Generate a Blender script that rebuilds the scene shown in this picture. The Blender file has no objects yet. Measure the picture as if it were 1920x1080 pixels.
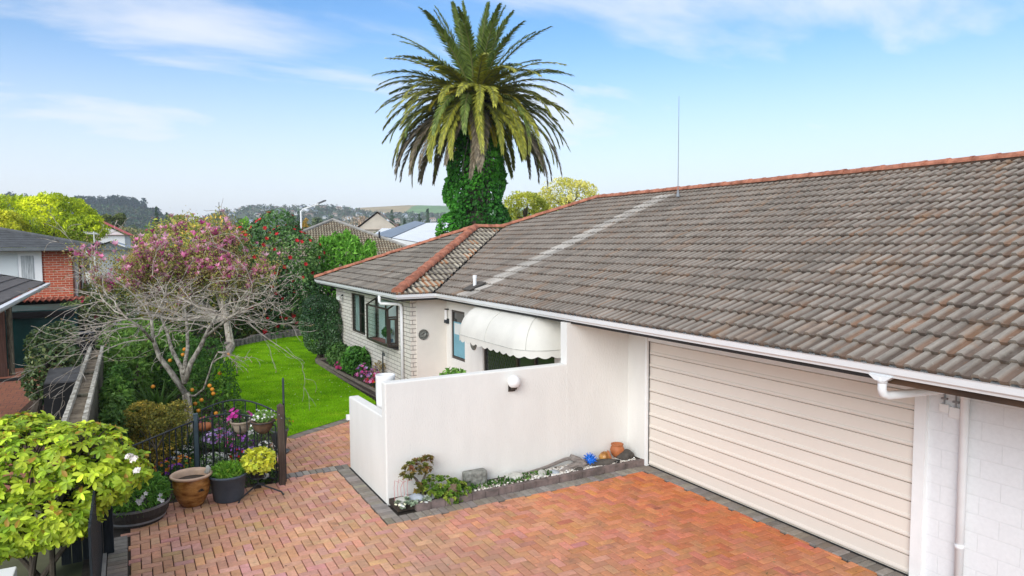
import bpy, bmesh, math, random
import numpy as np
from mathutils import Vector, Matrix
random.seed(7); rng = np.random.default_rng(11)
S = bpy.context.scene; COL = S.collection
R = math.radians
# ------------------------------------------------------------------ camera
F, YAW, PIT, ROL, CH = 1300.9, .5046, .067, -.0049, 3.9
_fw = Vector((math.sin(YAW)*math.cos(PIT), math.cos(YAW)*math.cos(PIT), -math.sin(PIT)))
_r = Vector((math.cos(YAW), -math.sin(YAW), 0)); _u = _r.cross(_fw)
_R = _r*math.cos(ROL)+_u*math.sin(ROL); _U = _u*math.cos(ROL)-_r*math.sin(ROL)
cam = bpy.data.objects.new('camera', bpy.data.cameras.new('camera')); COL.objects.link(cam)
m = Matrix((_R, _U, -_fw)).transposed().to_4x4(); m.translation = (0, 0, CH); cam.matrix_world = m
cam.data.sensor_width = 36; cam.data.lens = F/1920*36; cam.data.clip_start = .1; cam.data.clip_end = 20000
S.camera = cam
def ray(px, py): return _fw+_R*((px-960)/F)+_U*((540-py)/F)
# surveying helpers: where a sight line meets the ground, a wall plane or a distance
def gp(px, py, z=0): d = ray(px, py); t = (z-CH)/d.z; return Vector((d.x*t, d.y*t, z))
def xp(px, py, X): d = ray(px, py); t = X/d.x; return Vector((X, d.y*t, CH+d.z*t))
def yp(px, py, Y): d = ray(px, py); t = Y/d.y; return Vector((d.x*t, Y, CH+d.z*t))
def at(px, py, D): d = ray(px, py); return Vector((d.x*D, d.y*D, CH+d.z*D))
# ------------------------------------------------------------------ materials
MATS = {}
def nodes(name):
    m = bpy.data.materials.new(name); m.use_nodes = True
    nt = m.node_tree; b = nt.nodes['Principled BSDF']; return m, nt, b
def N(nt, t, **k):
    n = nt.nodes.new(t)
    for a, v in k.items():
        if a.startswith('i_'): n.inputs[a[2:].replace('_', ' ')].default_value = v
        else: setattr(n, a, v)
    return n
def ramp(nt, stops):
    n = nt.nodes.new('ShaderNodeValToRGB'); e = n.color_ramp.elements
    while len(e) < len(stops): e.new(.5)
    for el, (p, c) in zip(e, stops):
        el.position = p; el.color = (*c, 1) if len(c) == 3 else c
    return n
def mat(name, col, rough=.7, var=.15, scale=3., bump=.0, bscale=40., metal=0., stretch=(1, 1, 1), col2=None, spec=.4, detail=5, thr=(.35, .65)):
    """base colour varied by noise between two tones, with a fine bump"""
    m, nt, b = nodes(name); L = nt.links
    tc = N(nt, 'ShaderNodeTexCoord'); mp = N(nt, 'ShaderNodeMapping'); mp.inputs['Scale'].default_value = stretch
    L.new(tc.outputs['Object'], mp.inputs['Vector'])
    n = N(nt, 'ShaderNodeTexNoise', i_Scale=scale, i_Detail=detail, i_Roughness=.6); L.new(mp.outputs[0], n.inputs['Vector'])
    c1 = tuple(v*(1-var) for v in col); c2 = col2 or tuple(min(1, v*(1+var)) for v in col)
    r = ramp(nt, [(thr[0], c1), (thr[1], c2)]); L.new(n.outputs['Fac'], r.inputs['Fac']); L.new(r.outputs['Color'], b.inputs['Base Color'])
    b.inputs['Roughness'].default_value = rough; b.inputs['Metallic'].default_value = metal
    b.inputs['Specular IOR Level'].default_value = spec
    if bump:
        n2 = N(nt, 'ShaderNodeTexNoise', i_Scale=bscale, i_Detail=3.); L.new(mp.outputs[0], n2.inputs['Vector'])
        bp = N(nt, 'ShaderNodeBump', i_Strength=bump, i_Distance=.01); L.new(n2.outputs['Fac'], bp.inputs['Height']); L.new(bp.outputs[0], b.inputs['Normal'])
    MATS[name] = m; return m
def mat_attr(name, rough=.7, nvar=.2, scale=20., bump=0., bscale=60., transl=0., spec=.4, stretch=(1, 1, 1), stain=None):
    """base colour from the mesh's own 'Col' attribute (one tone per leaf, tile or brick) times fine noise"""
    m, nt, b = nodes(name); L = nt.links
    a = N(nt, 'ShaderNodeAttribute', attribute_name='Col')
    tc = N(nt, 'ShaderNodeTexCoord'); mp = N(nt, 'ShaderNodeMapping'); mp.inputs['Scale'].default_value = stretch
    L.new(tc.outputs['Object'], mp.inputs['Vector'])
    n = N(nt, 'ShaderNodeTexNoise', i_Scale=scale, i_Detail=4., i_Roughness=.65); L.new(mp.outputs[0], n.inputs['Vector'])
    mr = N(nt, 'ShaderNodeMapRange', i_From_Min=.3, i_From_Max=.7, i_To_Min=1-nvar, i_To_Max=1+nvar); L.new(n.outputs['Fac'], mr.inputs['Value'])
    mx = N(nt, 'ShaderNodeVectorMath', operation='SCALE'); L.new(a.outputs['Color'], mx.inputs[0]); L.new(mr.outputs[0], mx.inputs['Scale'])
    out = mx.outputs[0]
    for st in (stain or []):
        sc, lo, hi, sc_col, amt = st[:5]
        n3 = N(nt, 'ShaderNodeTexNoise', i_Scale=sc, i_Detail=6., i_Roughness=.7)
        if len(st) > 5: m3_ = N(nt, 'ShaderNodeMapping'); m3_.inputs['Scale'].default_value = st[5]; L.new(tc.outputs['Object'], m3_.inputs[0]); L.new(m3_.outputs[0], n3.inputs['Vector'])
        else: L.new(tc.outputs['Object'], n3.inputs['Vector'])
        m3 = N(nt, 'ShaderNodeMapRange', i_From_Min=lo, i_From_Max=hi, i_To_Min=0., i_To_Max=amt); L.new(n3.outputs['Fac'], m3.inputs['Value'])
        mm = N(nt, 'ShaderNodeMix', data_type='RGBA'); L.new(m3.outputs[0], mm.inputs[0]); L.new(out, mm.inputs[6]); mm.inputs[7].default_value = (*sc_col, 1); out = mm.outputs[2]
    L.new(out, b.inputs['Base Color']); b.inputs['Roughness'].default_value = rough; b.inputs['Specular IOR Level'].default_value = spec
    if bump:
        n2 = N(nt, 'ShaderNodeTexNoise', i_Scale=bscale, i_Detail=3.); L.new(mp.outputs[0], n2.inputs['Vector'])
        bp = N(nt, 'ShaderNodeBump', i_Strength=bump, i_Distance=.01); L.new(n2.outputs['Fac'], bp.inputs['Height']); L.new(bp.outputs[0], b.inputs['Normal'])
    if transl:
        t = N(nt, 'ShaderNodeBsdfTranslucent'); L.new(out, t.inputs['Color'])
        ms = N(nt, 'ShaderNodeMixShader'); ms.inputs[0].default_value = transl
        o = nt.nodes['Material Output']; L.new(b.outputs[0], ms.inputs[1]); L.new(t.outputs[0], ms.inputs[2]); L.new(ms.outputs[0], o.inputs['Surface'])
    MATS[name] = m; return m
def mat_brick(name, c1, c2, mortar, bw, bh, ms=.01, rough=.75, bump=.5, smooth=.1, off=.5, nscale=25., nv=.12, floor=False):
    m, nt, b = nodes(name); L = nt.links
    tc = N(nt, 'ShaderNodeTexCoord'); sx = N(nt, 'ShaderNodeSeparateXYZ'); L.new(tc.outputs['Object'], sx.inputs[0])
    ad = N(nt, 'ShaderNodeMath', operation='ADD'); L.new(sx.outputs[0], ad.inputs[0]); L.new(sx.outputs[1], ad.inputs[1])
    cb = N(nt, 'ShaderNodeCombineXYZ'); L.new(ad.outputs[0], cb.inputs[0]); L.new(sx.outputs[1 if floor else 2], cb.inputs[1])
    if floor: nt.links.remove(cb.inputs[0].links[0]); L.new(sx.outputs[0], cb.inputs[0])
    br = N(nt, 'ShaderNodeTexBrick', offset=off); L.new(cb.outputs[0], br.inputs['Vector'])
    for k, v in (('Color1', (*c1, 1)), ('Color2', (*c2, 1)), ('Mortar', (*mortar, 1)), ('Scale', 1.), ('Mortar Size', ms), ('Mortar Smooth', smooth), ('Brick Width', bw), ('Row Height', bh)): br.inputs[k].default_value = v
    n = N(nt, 'ShaderNodeTexNoise', i_Scale=nscale, i_Detail=4.); L.new(tc.outputs['Object'], n.inputs['Vector'])
    mr = N(nt, 'ShaderNodeMapRange', i_From_Min=.3, i_From_Max=.7, i_To_Min=1-nv, i_To_Max=1+nv); L.new(n.outputs['Fac'], mr.inputs['Value'])
    mx = N(nt, 'ShaderNodeVectorMath', operation='SCALE'); L.new(br.outputs['Color'], mx.inputs[0]); L.new(mr.outputs[0], mx.inputs['Scale']); L.new(mx.outputs[0], b.inputs['Base Color'])
    bp = N(nt, 'ShaderNodeBump', i_Strength=bump, i_Distance=.01, invert=True); L.new(br.outputs['Fac'], bp.inputs['Height']); L.new(bp.outputs[0], b.inputs['Normal'])
    b.inputs['Roughness'].default_value = rough; MATS[name] = m; return m
def mat_glass(name, col, rough=.08):
    m, nt, b = nodes(name); b.inputs['Base Color'].default_value = (*col, 1); b.inputs['Roughness'].default_value = rough
    b.inputs['Specular IOR Level'].default_value = .8; MATS[name] = m; return m
def mat_clear(name, tint=(.85, .92, .9)):
    m, nt, b = nodes(name); L = nt.links
    t = N(nt, 'ShaderNodeBsdfTransparent'); t.inputs[0].default_value = (*tint, 1)
    g = N(nt, 'ShaderNodeBsdfGlossy'); g.inputs['Roughness'].default_value = .03
    ms = N(nt, 'ShaderNodeMixShader'); ms.inputs[0].default_value = .10
    L.new(t.outputs[0], ms.inputs[1]); L.new(g.outputs[0], ms.inputs[2]); L.new(ms.outputs[0], nt.nodes['Material Output'].inputs['Surface'])
    MATS[name] = m; return m

mat('stucco', (.765, .755, .715), .9, .03, 2.4, .6, 55., stretch=(1.2, 1.2, .35), detail=8)
mat('stucco_cream', (.72, .685, .62), .9, .05, 1.5, .45, 60.)
mat('paint_white', (.83, .83, .82), .45, .03, 4.)
mat('gutter_white', (.80, .81, .82), .35, .05, 2.5, stretch=(1, .4, 1))
mat('fascia_brown', (.06, .035, .022), .7, .35, 1.5, col2=(.115, .06, .032), stretch=(1, .6, 1))
mat('fascia_dark', (.035, .033, .032), .7, .2, 2)
mat('soffit', (.42, .37, .30), .8, .08, 3)
mat('terracotta', (.34, .12, .07), .88, .3, 5., .5, 60., col2=(.52, .21, .13))
mat('valley', (.03, .03, .03), .8, .1, 5)
mat('door_cream', (.755, .69, .61), .5, .03, 1.3, .12, 90., stretch=(1, .3, 1))
mat('rubber', (.015, .015, .015), .8, .1, 5)
mat('bronze_frame', (.045, .035, .028), .4, .1, 5)
mat('awning', (.71, .685, .62), .75, .05, 2.0, .1, 30)
mat('awning_pipe', (.035, .035, .035), .6)
mat('iron', (.02, .026, .03), .5, .2, 10)
mat('iron_blue', (.055, .085, .10), .55, .2, 8)
mat('post_wood', (.085, .06, .045), .85, .25, 6, .4, 40, stretch=(6, 6, .6))
mat('dark_paling', (.012, .018, .022), .8, .4, 10, .5, 30, stretch=(8, 8, .5))
mat('old_wood', (.10, .09, .065), .95, .35, 8, .6, 50, stretch=(3, 6, .5), col2=(.20, .185, .13))
mat('lichen_wood', (.30, .27, .21), .95, .35, 11, .8, 60, col2=(.60, .58, .50))
mat('trough_wood', (.17, .13, .085), .95, .4, 6, .8, 40, col2=(.30, .25, .18))
mat('timber_edge', (.20, .17, .135), .95, .3, 6, .5, 40, stretch=(3, .6, 3))
mat('concrete', (.30, .29, .27), .9, .2, 4, .4, 60)
mat('kerb_brick', (.15, .12, .11), .9, .25, 6, .4, 60, col2=(.24, .18, .165))
mat('soil', (.045, .033, .024), .95, .4, 9, .8, 30)
mat('joint', (.045, .036, .028), .95, .3, 12, .3, 50)
mat('ground', (.10, .12, .055), .95, .35, .6, 0, col2=(.17, .16, .09))
mat('bark', (.17, .14, .11), .95, .4, 18, 1., 40, stretch=(1, 1, .5), col2=(.42, .39, .32))
mat('twig', (.30, .25, .20), .9, .25, 10, .4, 50, col2=(.52, .47, .40))
mat('bark_pale', (.42, .40, .35), .95, .3, 10, .5, 40)
mat('bark_dark', (.10, .08, .06), .95, .3, 10, .6, 40)
mat('plastic_black', (.014, .015, .016), .45, .3, 3)
mat('lid_grey', (.10, .10, .105), .5, .3, 5, .3, 20)
mat('pot_blue', (.075, .10, .125), .6, .15, 5)
mat('pot_black', (.02, .022, .026), .5, .1, 5)
mat('pot_grey', (.13, .14, .145), .6, .15, 5)
mat('pot_glaze', (.30, .10, .02), .22, .4, 5, .15, 10, col2=(.52, .26, .07), stretch=(1, 1, 2.5))
mat('pot_rim', (.52, .36, .25), .35, .15, 5)
mat('pot_terracotta', (.42, .14, .05), .6, .2, 6)
mat('pot_cement', (.36, .29, .22), .85, .2, 8, .4, 30)
mat('barrel_wood', (.04, .035, .03), .8, .3, 8, .4, 30, stretch=(5, 5, .6))
mat('barrel_band', (.20, .21, .22), .5, .2, 8, metal=.3)
mat('ceramic_white', (.80, .80, .79), .3, .03, 3)
mat('coir', (.13, .075, .045), .95, .3, 14, .8, 40)
mat('stone_grey', (.22, .225, .20), .9, .4, 14, .8, 35)
mat('stone_dark', (.085, .075, .065), .9, .3, 7, .7, 25)
mat('stone_blue', (.36, .40, .44), .8, .2, 7, .4, 25)
mat('stone_pale', (.50, .50, .45), .9, .25, 7, .5, 25)
mat('driftwood', (.23, .20, .18), .95, .35, 9, .8, 40, stretch=(.5, 3, 3))
mat('blue_glass', (.01, .14, .60), .15, .3, 6)
mat('corrugated_red', (.36, .12, .08), .8, .2, 5)
mat('green_steel', (.006, .055, .05), .5, .3, 1.5, stretch=(1, 1, .3))
mat('brown_board', (.075, .035, .025), .8, .3, 4, stretch=(6, 6, .4))
mat('roof_grey', (.085, .09, .095), .85, .2, 4, .3, 30)
mat('roof_felt', (.115, .105, .10), .9, .2, 5, .5, 80)
mat('roof_white', (.74, .77, .80), .6, .04, .5)
mat('roof_metal', (.20, .245, .30), .5, .1, .4)
mat('roof_red', (.55, .07, .06), .7, .15, 1)
mat('roof_brown', (.30, .19, .14), .8, .15, 1)
mat('wall_pale', (.68, .69, .68), .8, .08, .6)
mat('wall_cream', (.52, .46, .38), .8, .1, .6)
mat('dirt', (.12, .07, .045), .95, .3, 8, .5, 30)
mat('curtain', (.30, .33, .34), .9, .3, 30, stretch=(4, 4, .1), col2=(.62, .64, .64))
mat('blind', (.62, .66, .66), .8, .04, 2)
mat('interior', (.40, .43, .40), .9, .2, 2)
mat('sill_red', (.35, .06, .045), .5, .1, 3)
mat('paper', (.80, .82, .85), .6, .02, 3)
mat('print_blue', (.07, .17, .33), .6, .2, 20)
mat('poster_blue', (.16, .38, .47), .5, .1, 3)
mat('plaque', (.075, .085, .075), .55, .5, 30, .9, 40, col2=(.24, .24, .21))
mat('path_pale', (.42, .41, .40), .9, .15, 1)
mat('field_tan', (.42, .32, .17), .95, .15, .02)
mat('lamp_glass', (.82, .82, .81), .25, .01, 3)
mat('metal_grey', (.30, .31, .32), .5, .1, 3, metal=.5)
mat_brick('brick_white', (.72, .68, .61), (.64, .60, .53), (.26, .23, .20), .46, .105, .009, bump=.9, smooth=.25, nv=.08)
mat_brick('block_white', (.77, .78, .79), (.755, .765, .775), (.71, .72, .73), .40, .20, .006, bump=.35, smooth=.4, nv=.03)
mat_brick('brick_red', (.52, .10, .04), (.40, .07, .03), (.55, .38, .28), .24, .086, .009, bump=.4, nv=.15)
mat_glass('glass_dark', (.045, .05, .05)); mat_glass('glass_pane', (.10, .11, .11)); mat_clear('glass_clear')
mat_attr('leaf', .5, .12, 6, transl=.3, spec=.22)
mat_attr('leaf_gloss', .3, .12, 6, transl=.15, spec=.5)
mat_attr('leaf_thin', .45, .1, 6, transl=.38, spec=.3)
mat_attr('petal', .6, .05, 6, transl=.3, spec=.2)
mat_attr('frond', .45, .2, 3, transl=.15, spec=.4)
mat_attr('tile', .9, .22, 9, .6, 70., spec=.15, stretch=(.35, 1.6, .35), stain=[(.55, .50, .72, (.125, .11, .095), .5), (1.7, .60, .75, (.27, .14, .075), .45), (3.0, .60, .72, (.36, .34, .29), .4), (14., .62, .70, (.42, .40, .34), .6), (2.4, .53, .72, (.12, .105, .09), .4, (.14, 1., .14)), (3.1, .56, .72, (.30, .15, .06), .55, (.2, 1., .2))])
mat_attr('tile_side', .9, .22, 9, .6, 70., spec=.15, stretch=(1.6, .35, .35), stain=[(1.1, .52, .75, (.22, .24, .20), .45), (3., .55, .72, (.40, .38, .33), .5)])
mat_attr('paver', .88, .16, 16, .5, 90., spec=.2, stain=[(.42, .47, .66, (.32, .21, .14), .5), (1.4, .60, .72, (.13, .09, .065), .6), (9., .66, .74, (.10, .075, .06), .5), (.9, .58, .75, (.16, .15, .07), .45), (2.2, .64, .72, (.05, .04, .035), .6)])
mat_attr('pebble', .7, .1, 10, spec=.3)
mat_attr('grass_blade', .8, .1, 3, transl=.25, spec=.04)
mat_attr('distant', .95, .25, .02, spec=.05)
M = MATS
# ------------------------------------------------------------------ object helpers
ORG = {}
def tag(o, label=None, cat=None, group=None, kind=None):
    for k, v in (('label', label), ('category', cat), ('group', group), ('kind', kind)):
        if v: o[k] = v
    return o
def thing(name, label, cat, loc=(0, 0, 0), group=None):
    o = bpy.data.objects.new(name, None); COL.objects.link(o); o.location = loc; o.empty_display_size = .2
    ORG[o] = Vector(loc); return tag(o, label, cat, group)
def finish(me, name, material, parent, origin, smooth):
    me.update()
    if smooth: me.polygons.foreach_set('use_smooth', [True]*len(me.polygons))
    for mm in (material if isinstance(material, (list, tuple)) else [material]): me.materials.append(M[mm] if isinstance(mm, str) else mm)
    o = bpy.data.objects.new(name, me); COL.objects.link(o)
    if parent is not None: o.parent = parent; ORG[o] = ORG[parent]
    else: o.location = origin; ORG[o] = Vector(origin)
    return o
class MB:
    def __init__(s): s.v = []; s.f = []; s.mi = []; s.c = []; s.cur = 0; s.col = None
    def add(s, vs, fs, col=None):
        n = len(s.v); s.v += [tuple(p) for p in vs]; s.f += [tuple(i+n for i in f) for f in fs]; s.mi += [s.cur]*len(fs)
        s.c += [col or s.col or (1, 1, 1)]*len(vs); return s
    def box(s, x0, x1, y0, y1, z0, z1, col=None):
        return s.add([(x0, y0, z0), (x1, y0, z0), (x1, y1, z0), (x0, y1, z0), (x0, y0, z1), (x1, y0, z1), (x1, y1, z1), (x0, y1, z1)],
              [(3, 2, 1, 0), (4, 5, 6, 7), (0, 1, 5, 4), (1, 2, 6, 5), (2, 3, 7, 6), (3, 0, 4, 7)], col)
    def obox(s, c, ax, ay, az, col=None):
        c, ax, ay, az = map(Vector, (c, ax, ay, az)); vs = []
        for k in (-1, 1):
            for a, b in ((-1, -1), (1, -1), (1, 1), (-1, 1)): vs.append(c+ax*a+ay*b+az*k)
        return s.add(vs, [(3, 2, 1, 0), (4, 5, 6, 7), (0, 1, 5, 4), (1, 2, 6, 5), (2, 3, 7, 6), (3, 0, 4, 7)], col)
    def tube(s, pts, rad, n=6, col=None, cap=True):
        pts = [Vector(p) for p in pts]
        if not hasattr(rad, '__len__'): rad = [rad]*len(pts)
        vs = []; fs = []; prev = None
        for i, p in enumerate(pts):
            d = (pts[min(i+1, len(pts)-1)]-pts[max(i-1, 0)])
            if d.length < 1e-9: d = Vector((0, 0, 1))
            d.normalize()
            if prev is None: a = d.orthogonal().normalized()
            else: a = (prev-d*prev.dot(d)); a = a.normalized() if a.length > 1e-6 else d.orthogonal().normalized()
            prev = a; b = d.cross(a)
            for k in range(n): t = 2*math.pi*k/n; vs.append(p+(a*math.cos(t)+b*math.sin(t))*rad[i])
        for i in range(len(pts)-1):
            for k in range(n): fs.append((i*n+k, i*n+(k+1) % n, (i+1)*n+(k+1) % n, (i+1)*n+k))
        if cap: fs.append(tuple(range(n))[::-1]); fs.append(tuple((len(pts)-1)*n+k for k in range(n)))
        return s.add(vs, fs, col)
    def lathe(s, prof, c=(0, 0, 0), n=20, col=None, sx=1, sy=1):
        vs = []; fs = []
        for (r, z) in prof:
            for k in range(n): t = 2*math.pi*k/n; vs.append((c[0]+r*sx*math.cos(t), c[1]+r*sy*math.sin(t), c[2]+z))
        for i in range(len(prof)-1):
            for k in range(n): fs.append((i*n+k, i*n+(k+1) % n, (i+1)*n+(k+1) % n, (i+1)*n+k))
        return s.add(vs, fs, col)
    def sweep(s, prof, P0, P1, ox, oz=(0, 0, 1), cap=True, col=None):
        """profile (a along ox, b along oz) drawn from P0 to P1"""
        P0, P1, ox, oz = map(Vector, (P0, P1, ox, oz)); n = len(prof)
        vs = [P+ox*a+oz*b for P in (P0, P1) for a, b in prof]
        fs = [(i, (i+1) % n, n+(i+1) % n, n+i) for i in range(n)]
        if cap: fs += [tuple(range(n))[::-1], tuple(range(n, 2*n))]
        return s.add(vs, fs, col)
    def build(s, name, material, parent=None, origin=(0, 0, 0), smooth=False, colattr=False):
        o = ORG[parent] if parent is not None else Vector(origin)
        me = bpy.data.meshes.new(name); me.from_pydata([(a-o.x, b-o.y, c-o.z) for a, b, c in s.v], [], s.f)
        if isinstance(material, (list, tuple)): me.polygons.foreach_set('material_index', s.mi)
        if colattr:
            at_ = me.color_attributes.new('Col', 'FLOAT_COLOR', 'POINT'); at_.data.foreach_set('color', np.array([(*c, 1) for c in s.c], dtype=np.float32).ravel())
        return finish(me, name, material, parent, origin, smooth)
def rbox(name, x0, x1, y0, y1, z0, z1, material, parent=None, origin=(0, 0, 0), bev=.01, seg=2):
    """bevelled box"""
    o = MB().box(x0, x1, y0, y1, z0, z1).build(name, material, parent, origin)
    md = o.modifiers.new('b', 'BEVEL'); md.width = bev; md.segments = seg; md.limit_method = 'ANGLE'; return o
def fastmesh(name, verts, loops, nper, cols, material, parent=None, origin=(0, 0, 0), smooth=False):
    """numpy mesh: verts (N,3), loops flat vertex indices, nper verts per face, cols (N,3)"""
    o = np.array(ORG[parent] if parent is not None else origin, dtype=np.float32)
    verts = np.asarray(verts, dtype=np.float32)-o
    me = bpy.data.meshes.new(name); nf = len(loops)//nper
    me.vertices.add(len(verts)); me.vertices.foreach_set('co', verts.ravel())
    me.loops.add(len(loops)); me.loops.foreach_set('vertex_index', np.asarray(loops, dtype=np.int32))
    me.polygons.add(nf); me.polygons.foreach_set('loop_start', np.arange(0, nf*nper, nper, dtype=np.int32))
    try: me.polygons.foreach_set('loop_total', np.full(nf, nper, dtype=np.int32))
    except Exception: pass
    if cols is not None:
        a = me.color_attributes.new('Col', 'FLOAT_COLOR', 'POINT'); c4 = np.ones((len(verts), 4), np.float32); c4[:, :3] = cols; a.data.foreach_set('color', c4.ravel())
    me.validate(); return finish(me, name, material, parent, tuple(origin), smooth)
# ------------------------------------------------------------------ foliage helpers
def unit(a): return a/np.maximum(np.linalg.norm(a, axis=-1, keepdims=True), 1e-9)
def rdir(n): return unit(rng.normal(size=(n, 3)))
def snoise(p, f, seed):
    g = np.random.default_rng(seed); k = g.normal(size=(6, 3))*f; ph = g.uniform(0, 6.28, 6)
    return np.sin(p@k.T+ph).sum(1)/3.0
LEAF = {'kite': ([(0, 0, 0), (-.5, .45, .12), (0, 1, -.05), (.5, .45, .12)], [(0, 3, 2, 1)]),
        'oval': ([(0, 0, 0), (-.3, .2, .04), (-.5, .55, .09), (-.34, .86, .02), (0, 1, -.10), (.34, .86, .02), (.5, .55, .09), (.3, .2, .04), (0, .55, .0)], None),
        'blade': ([(-.5, 0, 0), (.5, 0, 0), (.3, .6, .1), (-.3, .6, .1), (0, 1, 0)], None)}
def leaves(name, pos, d, nrm, L, W, cols, material, parent=None, origin=(0, 0, 0), shape='kite'):
    """one mesh of many separate leaf blades: base point, growing direction, up normal, length, width, tone"""
    n = len(pos); d = unit(d); side = unit(np.cross(d, nrm)); up = np.cross(side, d)
    L = np.broadcast_to(L, n)[:, None]; W = np.broadcast_to(W, n)[:, None]
    if shape == 'oval':
        base = LEAF['oval'][0]; tri = [(0, 8, 1), (1, 8, 2), (2, 8, 3), (3, 8, 4), (4, 8, 5), (5, 8, 6), (6, 8, 7), (7, 8, 0)]; nper = 3
    elif shape == 'blade':
        base = [(-.5, 0, 0), (.5, 0, 0), (0, 1, 0)]; tri = [(0, 1, 2)]; nper = 3
    else:
        base = LEAF['kite'][0]; tri = [(0, 3, 2), (0, 2, 1)]; nper = 3
    k = len(base); V = np.empty((n, k, 3), np.float32)
    for i, (a, b, c) in enumerate(base): V[:, i] = pos+side*a*W+d*b*L+up*c*L
    idx = (np.arange(n)[:, None, None]*k+np.array(tri)[None]).reshape(-1)
    return fastmesh(name, V.reshape(-1, 3), idx, nper, np.repeat(cols, k, axis=0), material, parent, origin)
def palette(n, cols, clump=None, jit=.18):
    cols = np.array(cols)
    if clump is None: t = rng.uniform(0, 1, n)
    else: t = np.clip(.5+.33*clump+rng.normal(0, .17, n), 0, .999)
    x = t*(len(cols)-1); i = x.astype(int); f = (x-i)[:, None]
    i2 = np.minimum(i+1, len(cols)-1)
    return (cols[i]*(1-f)+cols[i2]*f)*np.exp(rng.normal(0, jit, n))[:, None]
def sample_blobs(blobs, n, shell=.35, lump=.18, lf=1.6, gap=-.75, gf=2.2, seed=1):
    B = np.array(blobs, float); w = (B[:, 3]*B[:, 4]+B[:, 4]*B[:, 5]+B[:, 3]*B[:, 5]); w /= w.sum()
    P = []; Nn = []; tot = 0
    while tot < n:
        m_ = int((n-tot)*1.7)+50; i = rng.choice(len(B), m_, p=w); u = rdir(m_)
        r = 1-shell*rng.uniform(0, 1, m_)**1.5
        p0 = B[i, :3]+u*B[i, 3:]; r = r*(1+lump*snoise(p0, lf, seed))
        p = B[i, :3]+u*B[i, 3:]*r[:, None]
        q = np.linalg.norm((p[:, None]-B[None, :, :3])/B[None, :, 3:], axis=2); q[np.arange(m_), i] = 9
        ok = (q.min(1) > .78) & (snoise(p, gf, seed+5) > gap)
        P.append(p[ok]); Nn.append(unit(u/B[i, 3:])[ok]); tot += ok.sum()
    return np.concatenate(P)[:n], np.concatenate(Nn)[:n]
def crown(name, blobs, n, L, cols, material='leaf', parent=None, origin=(0, 0, 0), W=.5, shape='kite', droop=.15, out=.6, seed=1, jit=.18, cf=1.2, Lj=.3, zmin=None, **k):
    p, nn = sample_blobs(blobs, n, seed=seed, **k)
    if zmin is not None: ok = p[:, 2] > zmin; p = p[ok]; nn = nn[ok]
    n = len(p); d = nn*out+rdir(n)*.8; d[:, 2] -= droop; nr = nn*.6+rdir(n)*.6+np.array([0, 0, .5])
    ll = L*np.exp(rng.normal(0, Lj, n)); c = palette(n, cols, snoise(p, cf, seed+9), jit)*1.9
    return leaves(name, p-unit(d)*ll[:, None]*.5, d, nr, ll, ll*W, c, material, parent, origin, shape)
def blossoms(name, pos, nrm, size, cols, parent=None, origin=(0, 0, 0), petals=5, cup=.5, material='petal', wid=.7):
    n = len(pos); nrm = unit(nrm); a = unit(np.cross(nrm, rdir(n))); b = np.cross(nrm, a)
    P = []; D = []; NN = []; C = []; S_ = np.broadcast_to(size, n)
    for k in range(petals):
        t = 2*math.pi*k/petals; o = a*math.cos(t)+b*math.sin(t)
        P.append(pos); D.append(o*(1-cup)+nrm*cup); NN.append(nrm); C.append(np.asarray(cols)*np.exp(rng.normal(0, .08, (n, 1))))
    return leaves(name, np.concatenate(P), np.concatenate(D), np.concatenate(NN), np.tile(S_, petals), np.tile(S_, petals)*wid, np.concatenate(C), material, parent, origin)
def grow(mb, p, d, length, r, depth, rnd, spread=.6, up=0., curl=.25, kids=3, shrink=.62, tips=None, n=5, flat=0., seg=5, kmin=0):
    p = Vector(p); d = Vector(d).normalized(); pts = [p.copy()]; rad = [r]; dirs = [d.copy()]
    for i in range(seg):
        d = (d+Vector((rnd.gauss(0, curl), rnd.gauss(0, curl), rnd.gauss(0, curl*(1-flat))+up))).normalized()
        p = p+d*length/seg; pts.append(p.copy()); dirs.append(d.copy()); rad.append(r*(1-.6*(i+1)/seg))
    mb.tube(pts, rad, n if depth > 1 else 3, cap=False)
    if tips is not None: tips.append((pts[-1].copy(), d.copy(), depth)); 
    if tips is not None and depth <= 1:
        for q, dd in zip(pts[1:-1], dirs[1:-1]): tips.append((q.copy(), dd.copy(), depth))
    if depth <= kmin: return
    for k in range(kids):
        i = rnd.randint(max(1, seg//3), seg); t = rnd.uniform(0, 6.28); a = dirs[i].orthogonal().normalized(); b = dirs[i].cross(a)
        o = a*math.cos(t)+b*math.sin(t); o.z *= (1-flat)
        nd = (dirs[i]+o*spread*rnd.uniform(.7, 1.4)).normalized()
        grow(mb, pts[i], nd, length*shrink*rnd.uniform(.75, 1.2), rad[i]*.62, depth-1, rnd, spread, up, curl, kids, shrink, tips, n, flat, seg, kmin)
def trunk_tube(mb, base, top, r0, r1, rnd, n=9, seg=6, wob=.04):
    base, top = Vector(base), Vector(top); pts = []; rad = []
    for i in range(seg+1):
        t = i/seg; q = base.lerp(top, t); w = wob*(base-top).length*math.sin(t*3.14)
        pts.append(q+Vector((rnd.uniform(-w, w), rnd.uniform(-w, w), 0))); rad.append(r0*(1-t)+r1*t+(.25*r0 if i == 0 else 0))
    mb.tube(pts, rad, n)
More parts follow.
